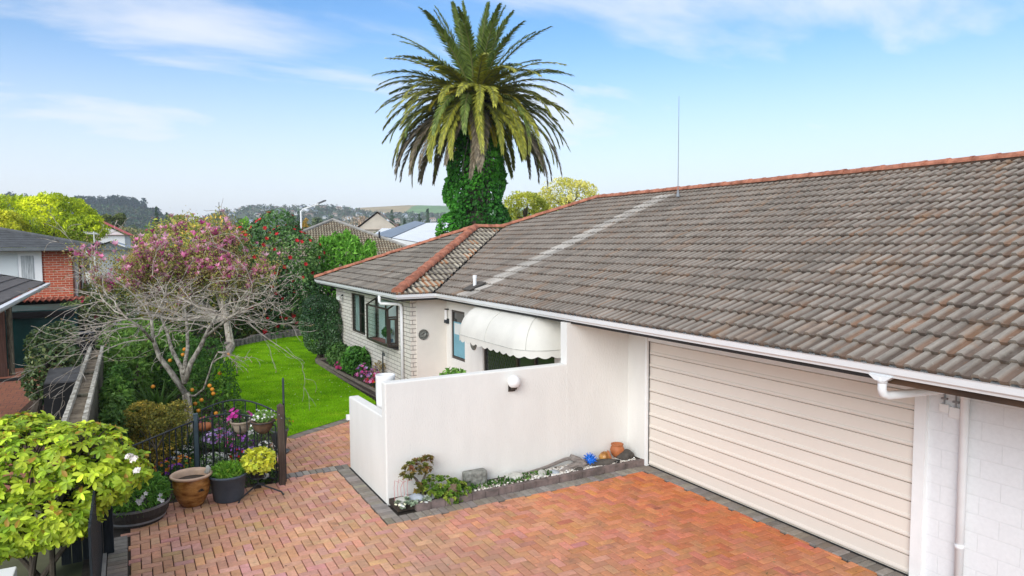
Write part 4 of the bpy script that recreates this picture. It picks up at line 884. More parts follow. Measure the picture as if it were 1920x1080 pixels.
# --- the shrubs behind: bronze-green photinia, red camellia, laurels
def bl(px, py, D, rx, rz, ry=None): p = at(px, py, D); return (p.x, p.y, p.z, rx, ry or rx, rz)
def bigbush(name, label, cat, base, B, n, L, cols, flowers=None, fcols=None, fsize=.1, seed=1, material='leaf', trunk=True, tr=.12, **k):
    t = thing(name, label, cat, base); crown('foliage', B, n, L, cols, material, parent=t, seed=seed, **k)
    if trunk:
        mb = MB(); top = Vector(B[0][:3]); b = Vector(base); trunk_tube(mb, b, (b+top)/2+Vector((0, 0, tr)), tr, tr*.6, random.Random(seed))
        for q in B[:6]: mb.tube([(b+top)/2, Vector(q[:3])], [tr*.5, tr*.17], 5)
        mb.build('trunk', 'bark_dark', t)
    if flowers:
        p, nn_ = sample_blobs(B, flowers*2, shell=.02, seed=seed, lump=.2, gap=-2); front = (p-np.array([0, 0, CH])); ok = (nn_*unit(-front)).sum(1) > -.3; p = p[ok][:flowers]; nn_ = nn_[ok][:flowers]
        tag(blossoms('blossom', p+nn_*.03, nn_, rng.uniform(.6, 1.1, len(p))*fsize, palette(len(p), fcols), t, petals=6, cup=.35, wid=.75), kind='stuff')
    return t
bigbush('photinia_bush', 'tall olive and orange leaved bush behind the pink magnolia', 'bush', (1.6, 29.5, 0), [bl(400, 470, 29.5, 1.7, 1.5), bl(350, 450, 30, 1.3, 1.2), bl(440, 500, 29.5, 1.2, 1.6), bl(300, 470, 30, 1.0, 1.1), bl(370, 530, 30, 2.0, 1.6), bl(450, 570, 30, 1.6, 1.5), bl(280, 540, 30.5, 1.6, 1.6), bl(200, 560, 31, 1.2, 1.0)], 10000, .15, [(.09, .16, .03), (.24, .27, .045), (.46, .27, .07)], 80, [(.5, .13, .13), (.6, .28, .25)], .12, seed=3, out=.5)
bigbush('camellia_tree', 'big dark green camellia tree dotted with red flowers', 'tree', (5.7, 31, 0), [bl(510, 435, 30, 1.15, 1.0), bl(500, 475, 29.5, 1.45, 1.2), bl(545, 480, 29.7, 1.3, 1.3), bl(480, 520, 29.5, 1.3, 1.3), bl(560, 530, 29.5, .95, 1.3), bl(520, 560, 29.5, 1.6, 1.6), bl(460, 455, 30, .8, .8), bl(570, 580, 29.5, .8, 1.3), bl(500, 615, 29.5, 1.8, 1.0)], 16000, .13, [(.025, .065, .018), (.05, .12, .028), (.13, .20, .05)], 150, [(.45, .015, .02), (.65, .04, .05)], .12, seed=5, material='leaf_gloss', gap=-.95)
bigbush('laurel_bush', 'bright green upright laurel between camellia and tiled roof edge', 'bush', (7.8, 31.5, 0), [bl(620, 485, 31, .9, .9), bl(650, 480, 31, .9, 1.0), bl(680, 490, 31, .7, .75), bl(598, 500, 31, .6, .8), bl(630, 530, 31, 1.3, 1.3), bl(690, 510, 31.5, .6, .7)]+[bl(px, py, 31, .16, .45) for px, py in ((604, 462), (628, 455), (650, 450), (668, 462), (640, 460), (690, 465), (700, 470), (615, 470))], 8000, .19, [(.03, .09, .012), (.07, .19, .02), (.14, .30, .04)], seed=7, W=.38, out=.8, droop=-.3)
bigbush('clipped_hedge', 'dark green clipped hedge block against the brick wall', 'hedge', (5.42, 22.9, 0), [(5.42, 22.9, z, .50, .85, .45) for z in (.7, 1.0, 1.35, 1.72)]+[(5.2, 22.6, .75, .34, .5, .42), (5.65, 22.5, 1.85, .3, .6, .3), (5.2, 22.7, 1.85, .33, .7, .3), (5.68, 22.4, .6, .3, .6, .45), (5.68, 22.4, 1.25, .3, .6, .5), (5.15, 22.8, 1.2, .36, .75, .5)], 17000, .06, [(.012, .032, .012), (.022, .06, .018), (.06, .11, .035)], seed=9, material='leaf_gloss', shell=.16, lump=.06, gap=-2, trunk=True, out=.4)
bigbush('background_hedge', 'mixed dark hedge along the back of the lawn', 'hedge', (4.5, 30.6, 0), [(x, 30.8+rd.uniform(-.4, .4), rd.uniform(.3, 1.3), 1.1, .8, rd.uniform(.8, 1.3)) for x in (2.6, 3.6, 4.6, 5.6, 6.5, 7.4, 8.4, 1.6)], 9000, .12, [(.012, .03, .012), (.03, .065, .02), (.08, .11, .035)], seed=13)
bigbush('evergreen_shrub', 'dark leafy shrub against the fence left of the citrus tree', 'bush', (.0, 19.5, 0), [(.1, 19.5, .9, .9, 1.2, .8), (-.1, 18.3, .7, .6, .8, .7), (.9, 20.2, .8, .9, 1, .8), (.2, 21.5, .9, 1., 1.2, .9), (1.0, 22.5, .6, .9, 1, .7)], 7000, .13, [(.012, .03, .01), (.035, .085, .015), (.10, .18, .03)], seed=15, W=.42)
bigbush('neighbour_camellia', 'dark camellia with a few crimson flowers beyond the fence', 'bush', (-.75, 24, 0), [bl(150, 590, 24, .85, .55), bl(185, 575, 24, .6, .45), bl(130, 610, 24.4, .6, .6), bl(215, 600, 24, .7, .7), bl(170, 630, 24, .8, .6)], 5500, .10, [(.012, .028, .012), (.035, .065, .02), (.10, .13, .04)], 14, [(.25, .01, .05), (.4, .03, .1)], .13, seed=17, material='leaf_gloss')
bigbush('round_camellia', 'rounded glossy camellia bush beside the covered bin', 'bush', (-2.0, 18.9, 0), [bl(100, 680, 16.2, .52, .66), bl(92, 650, 16.4, .45, .5), bl(118, 625, 16.6, .33, .30), bl(80, 715, 16, .38, .45), bl(122, 700, 16.8, .36, .6)], 5200, .085, [(.02, .045, .016), (.05, .09, .028), (.20, .23, .08)], seed=19, material='leaf_gloss', W=.6)
bigbush('dark_shrub', 'low dark shrub behind the pale magnolia trunk', 'bush', (3.2, 28.8, 0), [(2.4, 28.7, .5, .8, .5, .5), (3.4, 29.1, .5, .8, .5, .55), (4.4, 29.6, .5, .8, .5, .5), (5.4, 30, .45, .8, .5, .5), (1.6, 28, .5, .8, .7, .6), (1.2, 26.6, .4, .7, .7, .5)], 4500, .11, [(.02, .045, .012), (.06, .11, .02), (.16, .22, .05)], seed=23)
# citrus tree with fruit
ct = bigbush('citrus_tree', 'small citrus tree bearing orange fruit behind the iron railing', 'tree', (1.35, 15.6, 0), [bl(385, 735, 15, .5, .45), bl(400, 700, 15.2, .45, .4), bl(350, 690, 15.6, .5, .5), bl(415, 770, 14.8, .45, .4), bl(370, 780, 14.6, .5, .4), bl(420, 735, 14.8, .3, .3), bl(380, 660, 16.5, .5, .35)], 4200, .085, [(.015, .045, .01), (.04, .10, .015), (.12, .20, .03)], seed=25, W=.45, tr=.05)
fr = [(346, 655), (343, 665), (319, 676), (287, 725), (393, 723), (398, 730), (400, 738), (360, 731), (378, 750), (366, 757), (379, 785), (382, 798), (412, 700), (428, 665), (405, 775), (372, 770), (350, 770), (337, 790)]
fm = None
for px, py in fr:
    p = at(px, py, 14.2 if py > 700 else 15.2)
    if fm is None:
        fm = MB().lathe([(.042*math.sin(a*math.pi/8), -.04*math.cos(a*math.pi/8)) for a in range(9)], (0, 0, 0), 10); me = bpy.data.meshes.new('orange'); me.from_pydata(fm.v, [], fm.f); mat('orange_skin', (.70, .27, .02), .5, .15, 8); me.materials.append(M['orange_skin']); me.polygons.foreach_set('use_smooth', [True]*len(me.polygons))
    o = bpy.data.objects.new('fruit', me); COL.objects.link(o); o.parent = ct; o.location = p-ORG[ct]
# bronze leaved bush by the railing
bigbush('bronze_bush', 'twiggy bush with bronze and yellow leaf tips behind the railing', 'bush', (.28, 12.6, 0), [bl(290, 790, 12.4, .36, .30), bl(330, 785, 12.5, .30, .30), bl(250, 790, 12.2, .27, .28), bl(290, 840, 12.3, .36, .28), bl(335, 765, 12.6, .2, .16), bl(262, 765, 12.3, .22, .15), bl(320, 835, 12.4, .26, .28), bl(240, 830, 12.2, .24, .24)], 9500, .045, [(.06, .07, .018), (.17, .16, .03), (.45, .30, .05)], seed=27, cf=3, gap=-.6, tr=.02, lump=.22, lf=5, gf=7, shell=.6)
# sword-leaved clumps
def swordplant(name, label, loc, n, h, w, cols, group=None, lean=.6):
    t = thing(name, label, 'plant', loc, group); pos = np.tile(np.array(loc), (n, 1))+rng.normal(0, .06, (n, 3))*[1, 1, .1]; d = rdir(n)*lean; d[:, 2] = 1
    V = []; k = 0; mb = MB(); c = palette(n, cols)
    for i in range(n):
        p = Vector(pos[i]); dd = Vector(d[i]).normalized(); s_ = dd.cross(Vector((0, 0, 1))).normalized() if dd.cross(Vector((0, 0, 1))).length > .01 else Vector((1, 0, 0)); ww = w*rng.uniform(.7, 1.1); hh = h*rng.uniform(.7, 1.1)
        q = p+dd*hh*.5; dd2 = (dd+Vector((dd.x*.7, dd.y*.7, -.35))).normalized(); q2 = q+dd2*hh*.5; mb.add([p-s_*ww*.4, p+s_*ww*.4, q+s_*ww*.5, q-s_*ww*.5, q2], [(0, 1, 2, 3), (3, 2, 4)], tuple(c[i]))
    mb.build('blades', 'leaf', t, colattr=True); return t
swordplant('sword_leaf_plant', 'tall light green sword-leaved clump behind the bronze bush', (.45, 16.6, 0), 70, 1.15, .06, [(.05, .12, .02), (.12, .24, .04)])
swordplant('grassy_plant', 'fine green grassy clump by the weathered fence', (-.05, 16.2, 0), 160, .85, .025, [(.04, .09, .02), (.10, .18, .03)], lean=.5)
swordplant('strappy_plant', 'wide strappy green clump under the citrus tree', (.75, 13.6, 0), 60, .7, .05, [(.03, .08, .02), (.08, .16, .04)], lean=1)
swordplant('yellow_flax', 'yellow-green flax at the back edge of the lawn', (4.1, 29.0, 0), 60, .8, .05, [(.12, .17, .03), (.35, .36, .10)], lean=.8)
bush('fence_fern', 'ferny green plant at the near end of the weathered fence', 'fern', (-.32, 12.0, 0), [(0, 0, .35, .26, .4, .35)], 900, .11, [(.02, .05, .015), (.05, .11, .02), (.10, .18, .04)], seed=171, W=.25, out=.9, stem=False)
bush('fence_shrub', 'narrow dark shrub leaning on the middle of the weathered fence', 'shrub', (-.34, 13.6, 0), [(0, 0, .6, .24, .6, .55), (.05, .5, .9, .22, .4, .4)], 2000, .09, [(.015, .04, .012), (.04, .09, .02), (.09, .16, .03)], seed=172, W=.45)
bush('fence_shrub', 'taller green shrub against the far part of the weathered fence', 'shrub', (-.3, 15.4, 0), [(0, 0, .7, .28, .7, .6), (.05, .6, 1.05, .25, .5, .4)], 2200, .10, [(.015, .045, .012), (.045, .11, .02), (.10, .19, .03)], seed=173, W=.45)
# --- rhododendron in the left foreground: whorls of long leaves
rh = thing('rhododendron', 'large yellow-green rhododendron with one white bloom, filling the left foreground', 'shrub', (-1.12, 7.75, 0))
RB = [bl(60, 870, 8.0, .58, .55, .6), bl(150, 850, 8.0, .50, .38, .5), bl(200, 885, 8.0, .36, .30, .4), bl(80, 960, 7.8, .58, .36, .5), bl(-30, 900, 7.9, .6, .65, .6), bl(20, 985, 7.6, .45, .28, .4), bl(165, 915, 7.9, .36, .28, .3), bl(235, 878, 8.1, .26, .17, .22), bl(40, 800, 8.3, .35, .16, .4), bl(135, 970, 7.8, .3, .22, .3), bl(50, 1000, 7.7, .42, .18, .3), bl(-20, 1000, 7.5, .4, .3, .3), bl(110, 975, 7.7, .34, .2, .3)]
wp, wn = sample_blobs(RB, 1000, shell=.3, seed=41, gap=-1.2, lump=.1)
P = []; D = []; NN = []; C = []; LL = []
for p, n_ in zip(wp, wn):
    ax = unit(n_*.7+np.array([0, -.1, .8])+rng.normal(0, .25, 3)); a = unit(np.cross(ax, rng.normal(size=3))); b = np.cross(ax, a); tone = rng.uniform(0, 1); k = rng.integers(6, 10); dr = rng.uniform(-.45, .3)
    for i in range(k):
        t = 2*math.pi*i/k+rng.uniform(-.2, .2); o = a*math.cos(t)+b*math.sin(t); P.append(p); D.append(o+ax*(dr+rng.uniform(-.2, .2))); NN.append(ax+rng.normal(0, .25, 3)); LL.append(rng.uniform(.07, .118))
        C.append((np.array((.24, .40, .03))*(1-tone)+np.array((.66, .76, .06))*tone)*math.exp(rng.normal(0, .28)) if rng.random() > .04 else np.array((.50, .30, .05)))
leaves('foliage', np.array(P), np.array(D), np.array(NN), np.array(LL), np.array(LL)*.46, np.array(C), 'leaf_thin', rh, shape='oval')
n_ = len(wp); mb = MB(); rd = random.Random(8); _p = at(75, 1050, 8.05); cb = Vector((_p.x, _p.y, 0))
for i in range(5):
    q = Vector(RB[i][:3]); mid = (cb+q)/2+Vector((rd.uniform(-.1, .1), rd.uniform(-.1, .1), -.05)); mb.tube([cb+Vector((rd.uniform(-.12, .12), rd.uniform(-.1, .1), 0)), mid, q], [.035, .024, .014], 7)
for i in range(0, n_, 2):
    q = Vector(wp[i]); c = min(RB, key=lambda b: (Vector(b[:3])-q).length); mb.tube([q, q.lerp(Vector(c[:3]), .75)], [.006, .010], 4, cap=False)
mb.build('branches', 'bark_dark', rh)
bud = wp[::3]; leaves('foliage', bud, wn[::3]*.3+[0, 0, 1], rdir(len(bud)), .035, .02, palette(len(bud), [(.55, .30, .05), (.45, .38, .05)]), 'leaf', rh)
for px, py in ((243, 858), (252, 862), (258, 884)):
    c = np.array(at(px, py, 7.7)); n_ = 8; u_ = rdir(n_); u_[:, 2] = abs(u_[:, 2]); blossoms('bloom', c+u_*.028, u_, .036, palette(n_, [(.88, .80, .76), (.92, .90, .86)]), rh, petals=5, cup=.3, wid=.8)
# --- house bed: hydrangeas and cyclamens behind a weathered timber edge
tb = MB(); ed = [(5.14, 22.35), (5.2, 20), (5.28, 18), (5.36, 16.35)]
eo = thing('bed_edging', 'weathered timber board edging the flower bed along the brick wall', 'edging', (5.25, 19, 0))
mb = MB()
for (xa, ya), (xb, yb) in zip(ed[:-1], ed[1:]): mb.add([(xa, ya, -.02), (xa+.07, ya, -.02), (xa+.07, ya, .17), (xa, ya, .17), (xb, yb, -.02), (xb+.07, yb, -.02), (xb+.07, yb, .17), (xb, yb, .17)], [(0, 1, 2, 3), (7, 6, 5, 4), (0, 4, 5, 1), (1, 5, 6, 2), (2, 6, 7, 3), (3, 7, 4, 0)])
mb.build('board', 'timber_edge', eo); MB().box(5.14, 5.9, 22.36, 22.43, -.02, .18).build('end_board', 'timber_edge', eo)
sheet('bed_soil', [(5.2, 16.3), (5.95, 16.3), (5.95, 22.36), (5.15, 22.36)], .12, 'soil')
bush('hydrangea_bush', 'dark green shrub in the wall bed next to the clipped hedge', 'shrub', (5.55, 20.9, .1), [(0, 0, .35, .38, .6, .38), (.05, -.7, .3, .3, .4, .32)], 2300, .10, [(.015, .04, .012), (.04, .09, .02), (.09, .16, .04)], seed=51, W=.6)
bush('hydrangea_bush', 'bright green rounded shrub in the middle of the wall bed', 'shrub', (5.6, 19.4, .1), [(0, 0, .42, .38, .55, .40), (-.05, .3, .3, .3, .4, .3)], 2300, .11, [(.02, .06, .012), (.05, .14, .02), (.09, .22, .03)], seed=53, W=.7)
def flowerclump(name, label, loc, r, h, nl, nf, lcols, fcols, fs=.045, cat='flowering plant', group=None, seed=1, lsz=.05):
    loc = Vector(loc); t = thing(name, label, cat, loc, group); B = [(loc.x, loc.y, loc.z+h*.45, r, r, h*.5)]
    crown('foliage', B, nl, lsz, lcols, parent=t, seed=seed, gap=-2)
    p, nn_ = sample_blobs(B, nf, shell=.05, seed=seed+1, gap=-2); nn_[:, 2] = abs(nn_[:, 2])+.3; p[:, 2] = np.maximum(p[:, 2], loc.z+h*.4)
    tag(blossoms('flowers', p+unit(nn_)*.03, nn_, fs*rng.uniform(.7, 1.2, nf), palette(nf, fcols), t), kind='stuff'); return t
GL = [(.03, .07, .02), (.07, .14, .03)]; PK = [(.55, .05, .25), (.70, .25, .50)]; LV = [(.33, .20, .55), (.60, .45, .72)]; WT = [(.72, .72, .70), (.82, .82, .80)]; RD = [(.55, .02, .02), (.65, .08, .05)]; OR = [(.75, .22, .03), (.70, .35, .05)]; PU = [(.20, .04, .35), (.40, .15, .55)]
flowerclump('cyclamen', 'deep pink flowers at the foot of the dark shrub in the wall bed', (5.38, 20.1, .1), .16, .3, 150, 26, GL, [(.55, .05, .2), (.7, .12, .35)], .07, seed=61)
flowerclump('cineraria', 'mauve and pink flower clump by the timber edging', (5.52, 18.2, .1), .26, .5, 260, 60, GL, LV+PK, .075, seed=62)
flowerclump('cineraria', 'red and pink flowers nearest the tall white pot', (5.5, 17.5, .1), .2, .42, 200, 40, GL, [(.6, .02, .05), (.7, .3, .55)], .07, seed=63)
flowerclump('brown_shrub', 'rusty leaved small shrub behind the pink flowers in the wall bed', (5.8, 17.9, .1), .2, .65, 420, 8, [(.10, .07, .03), (.22, .16, .05)], OR, .04, cat='shrub', seed=64)
flowerclump('pansy_plant', 'low green plant with yellow flowers at the near end of the wall bed', (5.55, 16.9, .1), .2, .25, 260, 9, GL, [(.75, .55, .05), (.7, .25, .05)], .05, seed=65)
bush('courtyard_shrub', 'small pale green shrub showing above the white courtyard wall', 'shrub', (4.62, 10.35, .0), [(0, 0, 1.55, .3, .3, .32), (-.05, 0, 1.0, .25, .25, .4)], 1300, .09, [(.05, .12, .02), (.13, .25, .04), (.30, .38, .12)], seed=66, W=.45)
tpn = thing('standpipe', 'black garden tap post against the white brick wall', 'tap', (5.86, 17.6, 0))
MB().tube([(5.8, 17.6, .1), (5.8, 17.6, .98)], .018, 8).build('pipe', 'iron', tpn); mb = MB(); mb.tube([(5.8, 17.6, .98), (5.8, 17.48, .98), (5.8, 17.47, .90)], .02, 8); mb.tube([(5.77, 17.6, 1.02), (5.83, 17.6, 1.02)], .012, 6); mb.build('tap', 'iron', tpn)
wp_ = thing('tall_pot', 'tall white glazed pot standing behind the low end of the courtyard wall', 'pot', (3.63, 10.72, .03))
MB().lathe([(0, .0), (.08, .0), (.10, .30), (.12, .80), (.145, 1.05), (.157, 1.3), (.155, 1.55), (.16, 1.60), (.14, 1.60), (.135, 1.50), (0, 1.46)], (3.57, 10.72, .16), 28).build('vessel', 'ceramic_white', wp_, smooth=True)
MB().lathe([(0, 0), (.13, 0), (.14, .13), (0, .13)], (3.57, 10.72, .03), 20).build('plinth', 'pot_terracotta', wp_)
# back edging of split posts
be = thing('log_edging', 'row of short weathered log stubs edging the back of the lawn', 'edging', (4.6, 28.6, 0)); mb = MB(); rd = random.Random(4)
E_ = [(3.05, 27.15), (3.8, 27.95), (4.4, 28.45), (5.1, 28.95), (5.8, 29.3), (6.5, 29.35)]
for (xa, ya), (xb, yb) in zip(E_[:-1], E_[1:]):
    for k in range(4):
        t = k/4; x, y = xa+(xb-xa)*t, ya+(yb-ya)*t; h = .30+rd.uniform(-.04, .04); mb.tube([(x, y, -.02), (x, y, h*.9), (x, y, h)], [.11, .11, .095], 8)
mb.build('logs', 'driftwood', be)
# ================================================================== FENCES, RAILING, POTS
bf = thing('boundary_fence', 'double-sided weathered timber fence with lichen along its top', 'fence', (-.73, 15, 0))
mb = MB(); rd = random.Random(3)
for k in range(64):
    y = 11.05+k*.122
    mb.box(-.622+rd.uniform(-.004, .004), -.598, y, y+.114, -.02, 1.44+rd.uniform(-.02, .02))
mb.build('near_boards', 'old_wood', bf); mb = MB()
for k in range(64):
    y = 11.05+k*.122; mb.box(-.86, -.838+rd.uniform(-.004, .004), y, y+.114, -.02, 1.44+rd.uniform(-.02, .02))
mb.build('far_boards', 'old_wood', bf)
MB().box(-.835, -.625, 11.05, 18.85, 1.36, 1.40).build('top_rail', 'trough_wood', bf)
def roughstrip(x0, x1, z0, z1, y0, y1, name, parent, material, seed):
    rd = random.Random(seed); mb = MB(); n_ = 60; vs = []
    for i in range(n_+1):
        y = y0+(y1-y0)*i/n_; a = rd.uniform(-.003, .003); b = rd.uniform(-.003, .003); c = rd.uniform(-.003, .003); vs += [(x0+a, y, z0), (x1+b, y, z0), (x1+b, y, z1+c), (x0+a, y, z1+c)]
    mb.add(vs, [(4*i+k, 4*i+(k+1) % 4, 4*i+4+(k+1) % 4, 4*i+4+k) for i in range(n_) for k in range(4)]); mb.add(vs[:4], [(0, 1, 2, 3)]); mb.add(vs[-4:], [(3, 2, 1, 0)]); return mb.build(name, material, parent)
roughstrip(-.88, -.82, 1.41, 1.50, 11.05, 18.85, 'capping', bf, 'lichen_wood', 1); roughstrip(-.64, -.58, 1.41, 1.50, 11.05, 18.85, 'capping', bf, 'lichen_wood', 2)
for y in (13.2, 15.4, 17.4): MB().box(-.83, -.63, y, y+.09, 1.402, 1.44).build('cross_piece', 'old_wood', bf)
df = thing('paling_fence', 'dark stained timber fence under the rhododendron by the paving', 'fence', (-.55, 9.9, 0))
for k in range(5): x = -.85+k*.112; rbox('paling', x, x+.104, 9.86, 9.89, -.02, 1.25+.01*(k % 2), 'dark_paling', df, bev=.004)
rbox('post', -.385, -.29, 9.83, 9.93, -.02, 1.42, 'dark_paling', df, bev=.006); 
for k in range(17): y = 9.80-k*.122; rbox('paling', -.44, -.415, y-.115, y, -.02, 1.15+.012*(k % 2), 'dark_paling', df, bev=.004)
MB().box(-.85, -.39, 9.892, 9.94, 1.0, 1.08).build('rail', 'dark_paling', df)
# iron railing panels
def railing(name, label, P0, P1, topf, zb, n, finials=False, post0=None, arcs=None, cat='railing'):
    P0, P1 = Vector(P0), Vector(P1); t = thing(name, label, cat, (P0+P1)/2*Vector((1, 1, 0)).z*0+(P0+P1)/2); d = P1-P0
    mb = MB()
    for k in range(n+1):
        u_ = k/n; q = P0+d*u_; mb.tube([(q.x, q.y, zb), (q.x, q.y, topf(u_))], .010, 5)
        if finials and k % 2 == 0: z = topf(u_); mb.lathe([(.0, 0), (.022, .02), (.008, .04), (.02, .05), (0, .085)], (q.x, q.y, z), 6)
    mb.build('bars', 'iron', t); mb = MB()
    mb.tube([(*(P0+d*k/20).xy, topf(k/20)) for k in range(21)], .014, 6, cap=True); mb.build('top_rail', 'iron', t)
    MB().tube([(P0.x, P0.y, zb), (P1.x, P1.y, zb)], .011, 6).build('bottom_rail', 'iron', t); return t
railing('iron_railing', 'straight dark iron railing panel between the dark fence and the blue post', (-.2, 11.0, 0), (.83, 12.28, 0), lambda u: 1.0, .12, 11)
t = railing('iron_railing', 'arched iron railing panel between the blue post and the brown timber post', (.90, 12.28, 0), (1.96, 11.38, 0), lambda u: .92+.22*math.sin(math.pi*(.12+.80*u)), .12, 11, finials=True)
railing('iron_railing', 'taller arched railing behind the hanging flower bowls', (.98, 12.52, 0), (2.06, 11.62, 0), lambda u: 1.05+.26*math.sin(math.pi*(.08+.84*u)), .14, 7)
ip = thing('fence_post', 'blue-grey steel post between the two iron railing panels', 'post', (.865, 12.3, 0)); rbox('shaft', .835, .895, 12.27, 12.33, 0, 1.10, 'iron_blue', ip, bev=.004); rbox('cap', .828, .902, 12.263, 12.337, 1.101, 1.115, 'iron_blue', ip, bev=.003)
wpo = thing('gate_post', 'brown timber gate post at the edge of the brick path', 'post', (2.03, 11.34, 0)); rbox('shaft', 1.985, 2.08, 11.29, 11.385, 0, 1.30, 'post_wood', wpo, bev=.006)
MB().add([(1.98, 11.285, 1.301), (2.085, 11.285, 1.301), (2.085, 11.39, 1.301), (1.98, 11.39, 1.301), (2.0325, 11.3375, 1.35)], [(0, 1, 4), (1, 2, 4), (2, 3, 4), (3, 0, 4), (3, 2, 1, 0)]).build('cap', 'post_wood', wpo)
mb = MB(); mb.tube([(2.0, 11.28, 1.18), (1.99, 11.22, 1.19)], .008, 5); mb.tube([(2.03, 11.28, 1.12), (2.03, 11.22, 1.13)], .008, 5); mb.build('hook', 'metal_grey', wpo)
ga_ = thing('iron_gate', 'black iron gate with arched top standing open edge-on behind the timber post', 'gate', (2.15, 11.9, 0)); g0 = Vector((2.10, 11.42, 0)); g1 = Vector((2.285, 12.42, 0)); mb = MB(); gt = lambda u: 1.32+.30*math.sin(math.pi*u)**.8 if 0 < u < 1 else 1.32
for k in range(10): q = g0.lerp(g1, k/9); mb.tube([(q.x, q.y, .06), (q.x, q.y, gt(k/9))], .009, 5)
mb.build('bars', 'iron', ga_); mb = MB(); mb.tube([(*g0.xy, .04)]+[(*g0.lerp(g1, k/16).xy, gt(k/16)) for k in range(17)]+[(*g1.xy, .04)]+[(*g0.xy, .04)], .017, 6); mb.build('frame', 'iron', ga_)
# --- pots
def pot(name, label, loc, prof, material, soilz, soilr, rim=None, group=None, sx=1, n=28):
    loc = Vector(loc); t = thing(name, label, 'planter', loc, group); MB().lathe(prof, loc, n, sx=sx).build('vessel', material, t, smooth=True)
    MB().lathe([(0, soilz), (soilr, soilz)], loc, 20, sx=sx).build('soil', 'soil', t)
    if rim: MB().lathe(rim[0], loc, n, sx=sx).build('rim', rim[1], t, smooth=True)
    return t
pg = pot('glazed_pot', 'amber glazed pot with a pale rim standing empty on the paving', (.70, 11.12, .03), [(0, 0), (.15, 0), (.17, .03), (.225, .14), (.258, .26), (.262, .34), (.25, .42)], 'pot_glaze', .37, .225, rim=([(.25, .42), (.275, .425), (.295, .44), (.297, .455), (.285, .468), (.258, .465), (.24, .43), (.225, .36)], 'pot_rim'))
lf = MB(); c = Vector((.70, 11.12, .26))
for k in range(7):
    a = -1.15+math.sin(k)*.03; th = R(-80+k*27); b_ = Vector((math.cos(a), math.sin(a), 0)); s_ = Vector((-math.sin(a), math.cos(a), 0)); p = c+b_*.262+Vector((0, 0, .02)); q = p+s_*math.sin(th)*.07+Vector((0, 0, math.cos(th)*.055))+b_*(.006 if k in (2, 3, 4) else -.003); w = (s_*math.cos(th)-Vector((0, 0, math.sin(th))))*.007
    lf.add([p+b_*.006, (p+q)/2+w+b_*.004, q, (p+q)/2-w+b_*.004], [(0, 1, 2, 3)])
lf.build('leaf_motif', 'rubber', pg)
pf = MB(); pf.tube([(.90, 11.05, .49), (.93, 11.04, .56), (.91, 11.03, .60)], [.04, .035, .02], 7); o_ = pf.build('ornament', 'stone_pale', smooth=True, origin=(.92, 11.04, .5)); o_.name = 'garden_ornament'; tag(o_, 'small pale animal ornament perched on the amber pot rim', 'ornament')
pb = pot('plastic_pot', 'big blue-grey plastic pot of bright green herbs on the paving', (1.20, 11.08, .03), [(0, 0), (.20, 0), (.215, .02), (.255, .36), (.275, .365), (.28, .40), (.262, .40), (.24, .34)], 'pot_blue', .33, .24)
def fill(parent_label, name, loc, r, h, n, L, cols, seed, cat='plant', **k):
    return bush(name, parent_label, cat, loc, [(0, 0, h*.4, r, r, h*.6)], n, L, cols, stem=False, seed=seed, gap=-2, **k)
fill('bright green herb filling the big blue-grey pot', 'herb_plant', (1.20, 11.08, .38), .25, .22, 900, .085, [(.06, .15, .015), (.13, .27, .03), (.32, .38, .05)], 71, W=.2, out=.9, droop=-.3)
hb_ = thing('half_barrel', 'dark half-barrel planter with grey hoops next to the dark fence', 'planter', (-.03, 10.88, .03)); c = (-.03, 10.88, .03)
MB().lathe([(0, 0), (.34, 0), (.41, .14), (.43, .27), (.40, .27), (.38, .24), (0, .23)], c, 36).build('staves', 'barrel_wood', hb_, smooth=False)
for z0, r0 in ((.04, .365), (.225, .425)): MB().lathe([(r0-.004, z0), (r0+.008, z0+.005), (r0+.012, z0+.035), (r0+.006, z0+.04)], c, 36).build('hoop', 'barrel_band', hb_)
fill('ferny green plant with white flowers spilling from the half-barrel', 'trailing_plant', (-.03, 10.86, .18), .45, .5, 3600, .085, [(.04, .11, .02), (.10, .22, .03), (.20, .34, .05)], 73, W=.2, out=.9)
n_ = 16; q = np.array([list(at(px, py, 9.02)) for px, py in ((263, 945), (268, 932), (272, 926), (298, 938), (305, 940), (301, 930), (266, 938), (259, 940))]); n_ = len(q)
bl_ = blossoms('flowers', q, rdir(n_)*.4+[0, -1, .6], .045, palette(n_, WT), bpy.data.objects['trailing_plant']); tag(bl_, kind='stuff')
# plant stand with bowls
ps = thing('plant_stand', 'black wrought iron plant stand with splayed legs by the gate post', 'plant stand', (1.62, 11.05, .03)); c = Vector((1.62, 11.05, .03))
mb = MB()
for a in (-2.5, -.55, 1.2): mb.tube([c+Vector((math.cos(a)*.40, math.sin(a)*.40, .0)), c+Vector((math.cos(a)*.36, math.sin(a)*.36, .05)), c+Vector((0, 0, .17)), c+Vector((0, 0, .22))], .012, 6)
mb.build('legs', 'iron', ps); mb = MB(); mb.tube([c+Vector((0, 0, .17)), c+Vector((0, 0, .28))], .012, 6)
for z, r in ((.28, .12), (.42, .16)): mb.tube([c+Vector((math.cos(k*.3142)*r, math.sin(k*.3142)*r, z)) for k in range(21)], .008, 5)
for k in range(6): a = k*1.047; mb.tube([c+Vector((0, 0, .24)), c+Vector((math.cos(a)*.12, math.sin(a)*.12, .28)), c+Vector((math.cos(a)*.16, math.sin(a)*.16, .42))], .006, 4)
mb.build('basket_frame', 'iron', ps)
pk = pot('black_pot', 'black pot held in the wrought iron stand', c+Vector((0, 0, .26)), [(0, 0), (.09, 0), (.145, .17), (.15, .19), (.135, .19), (.12, .14)], 'pot_black', .15, .125)
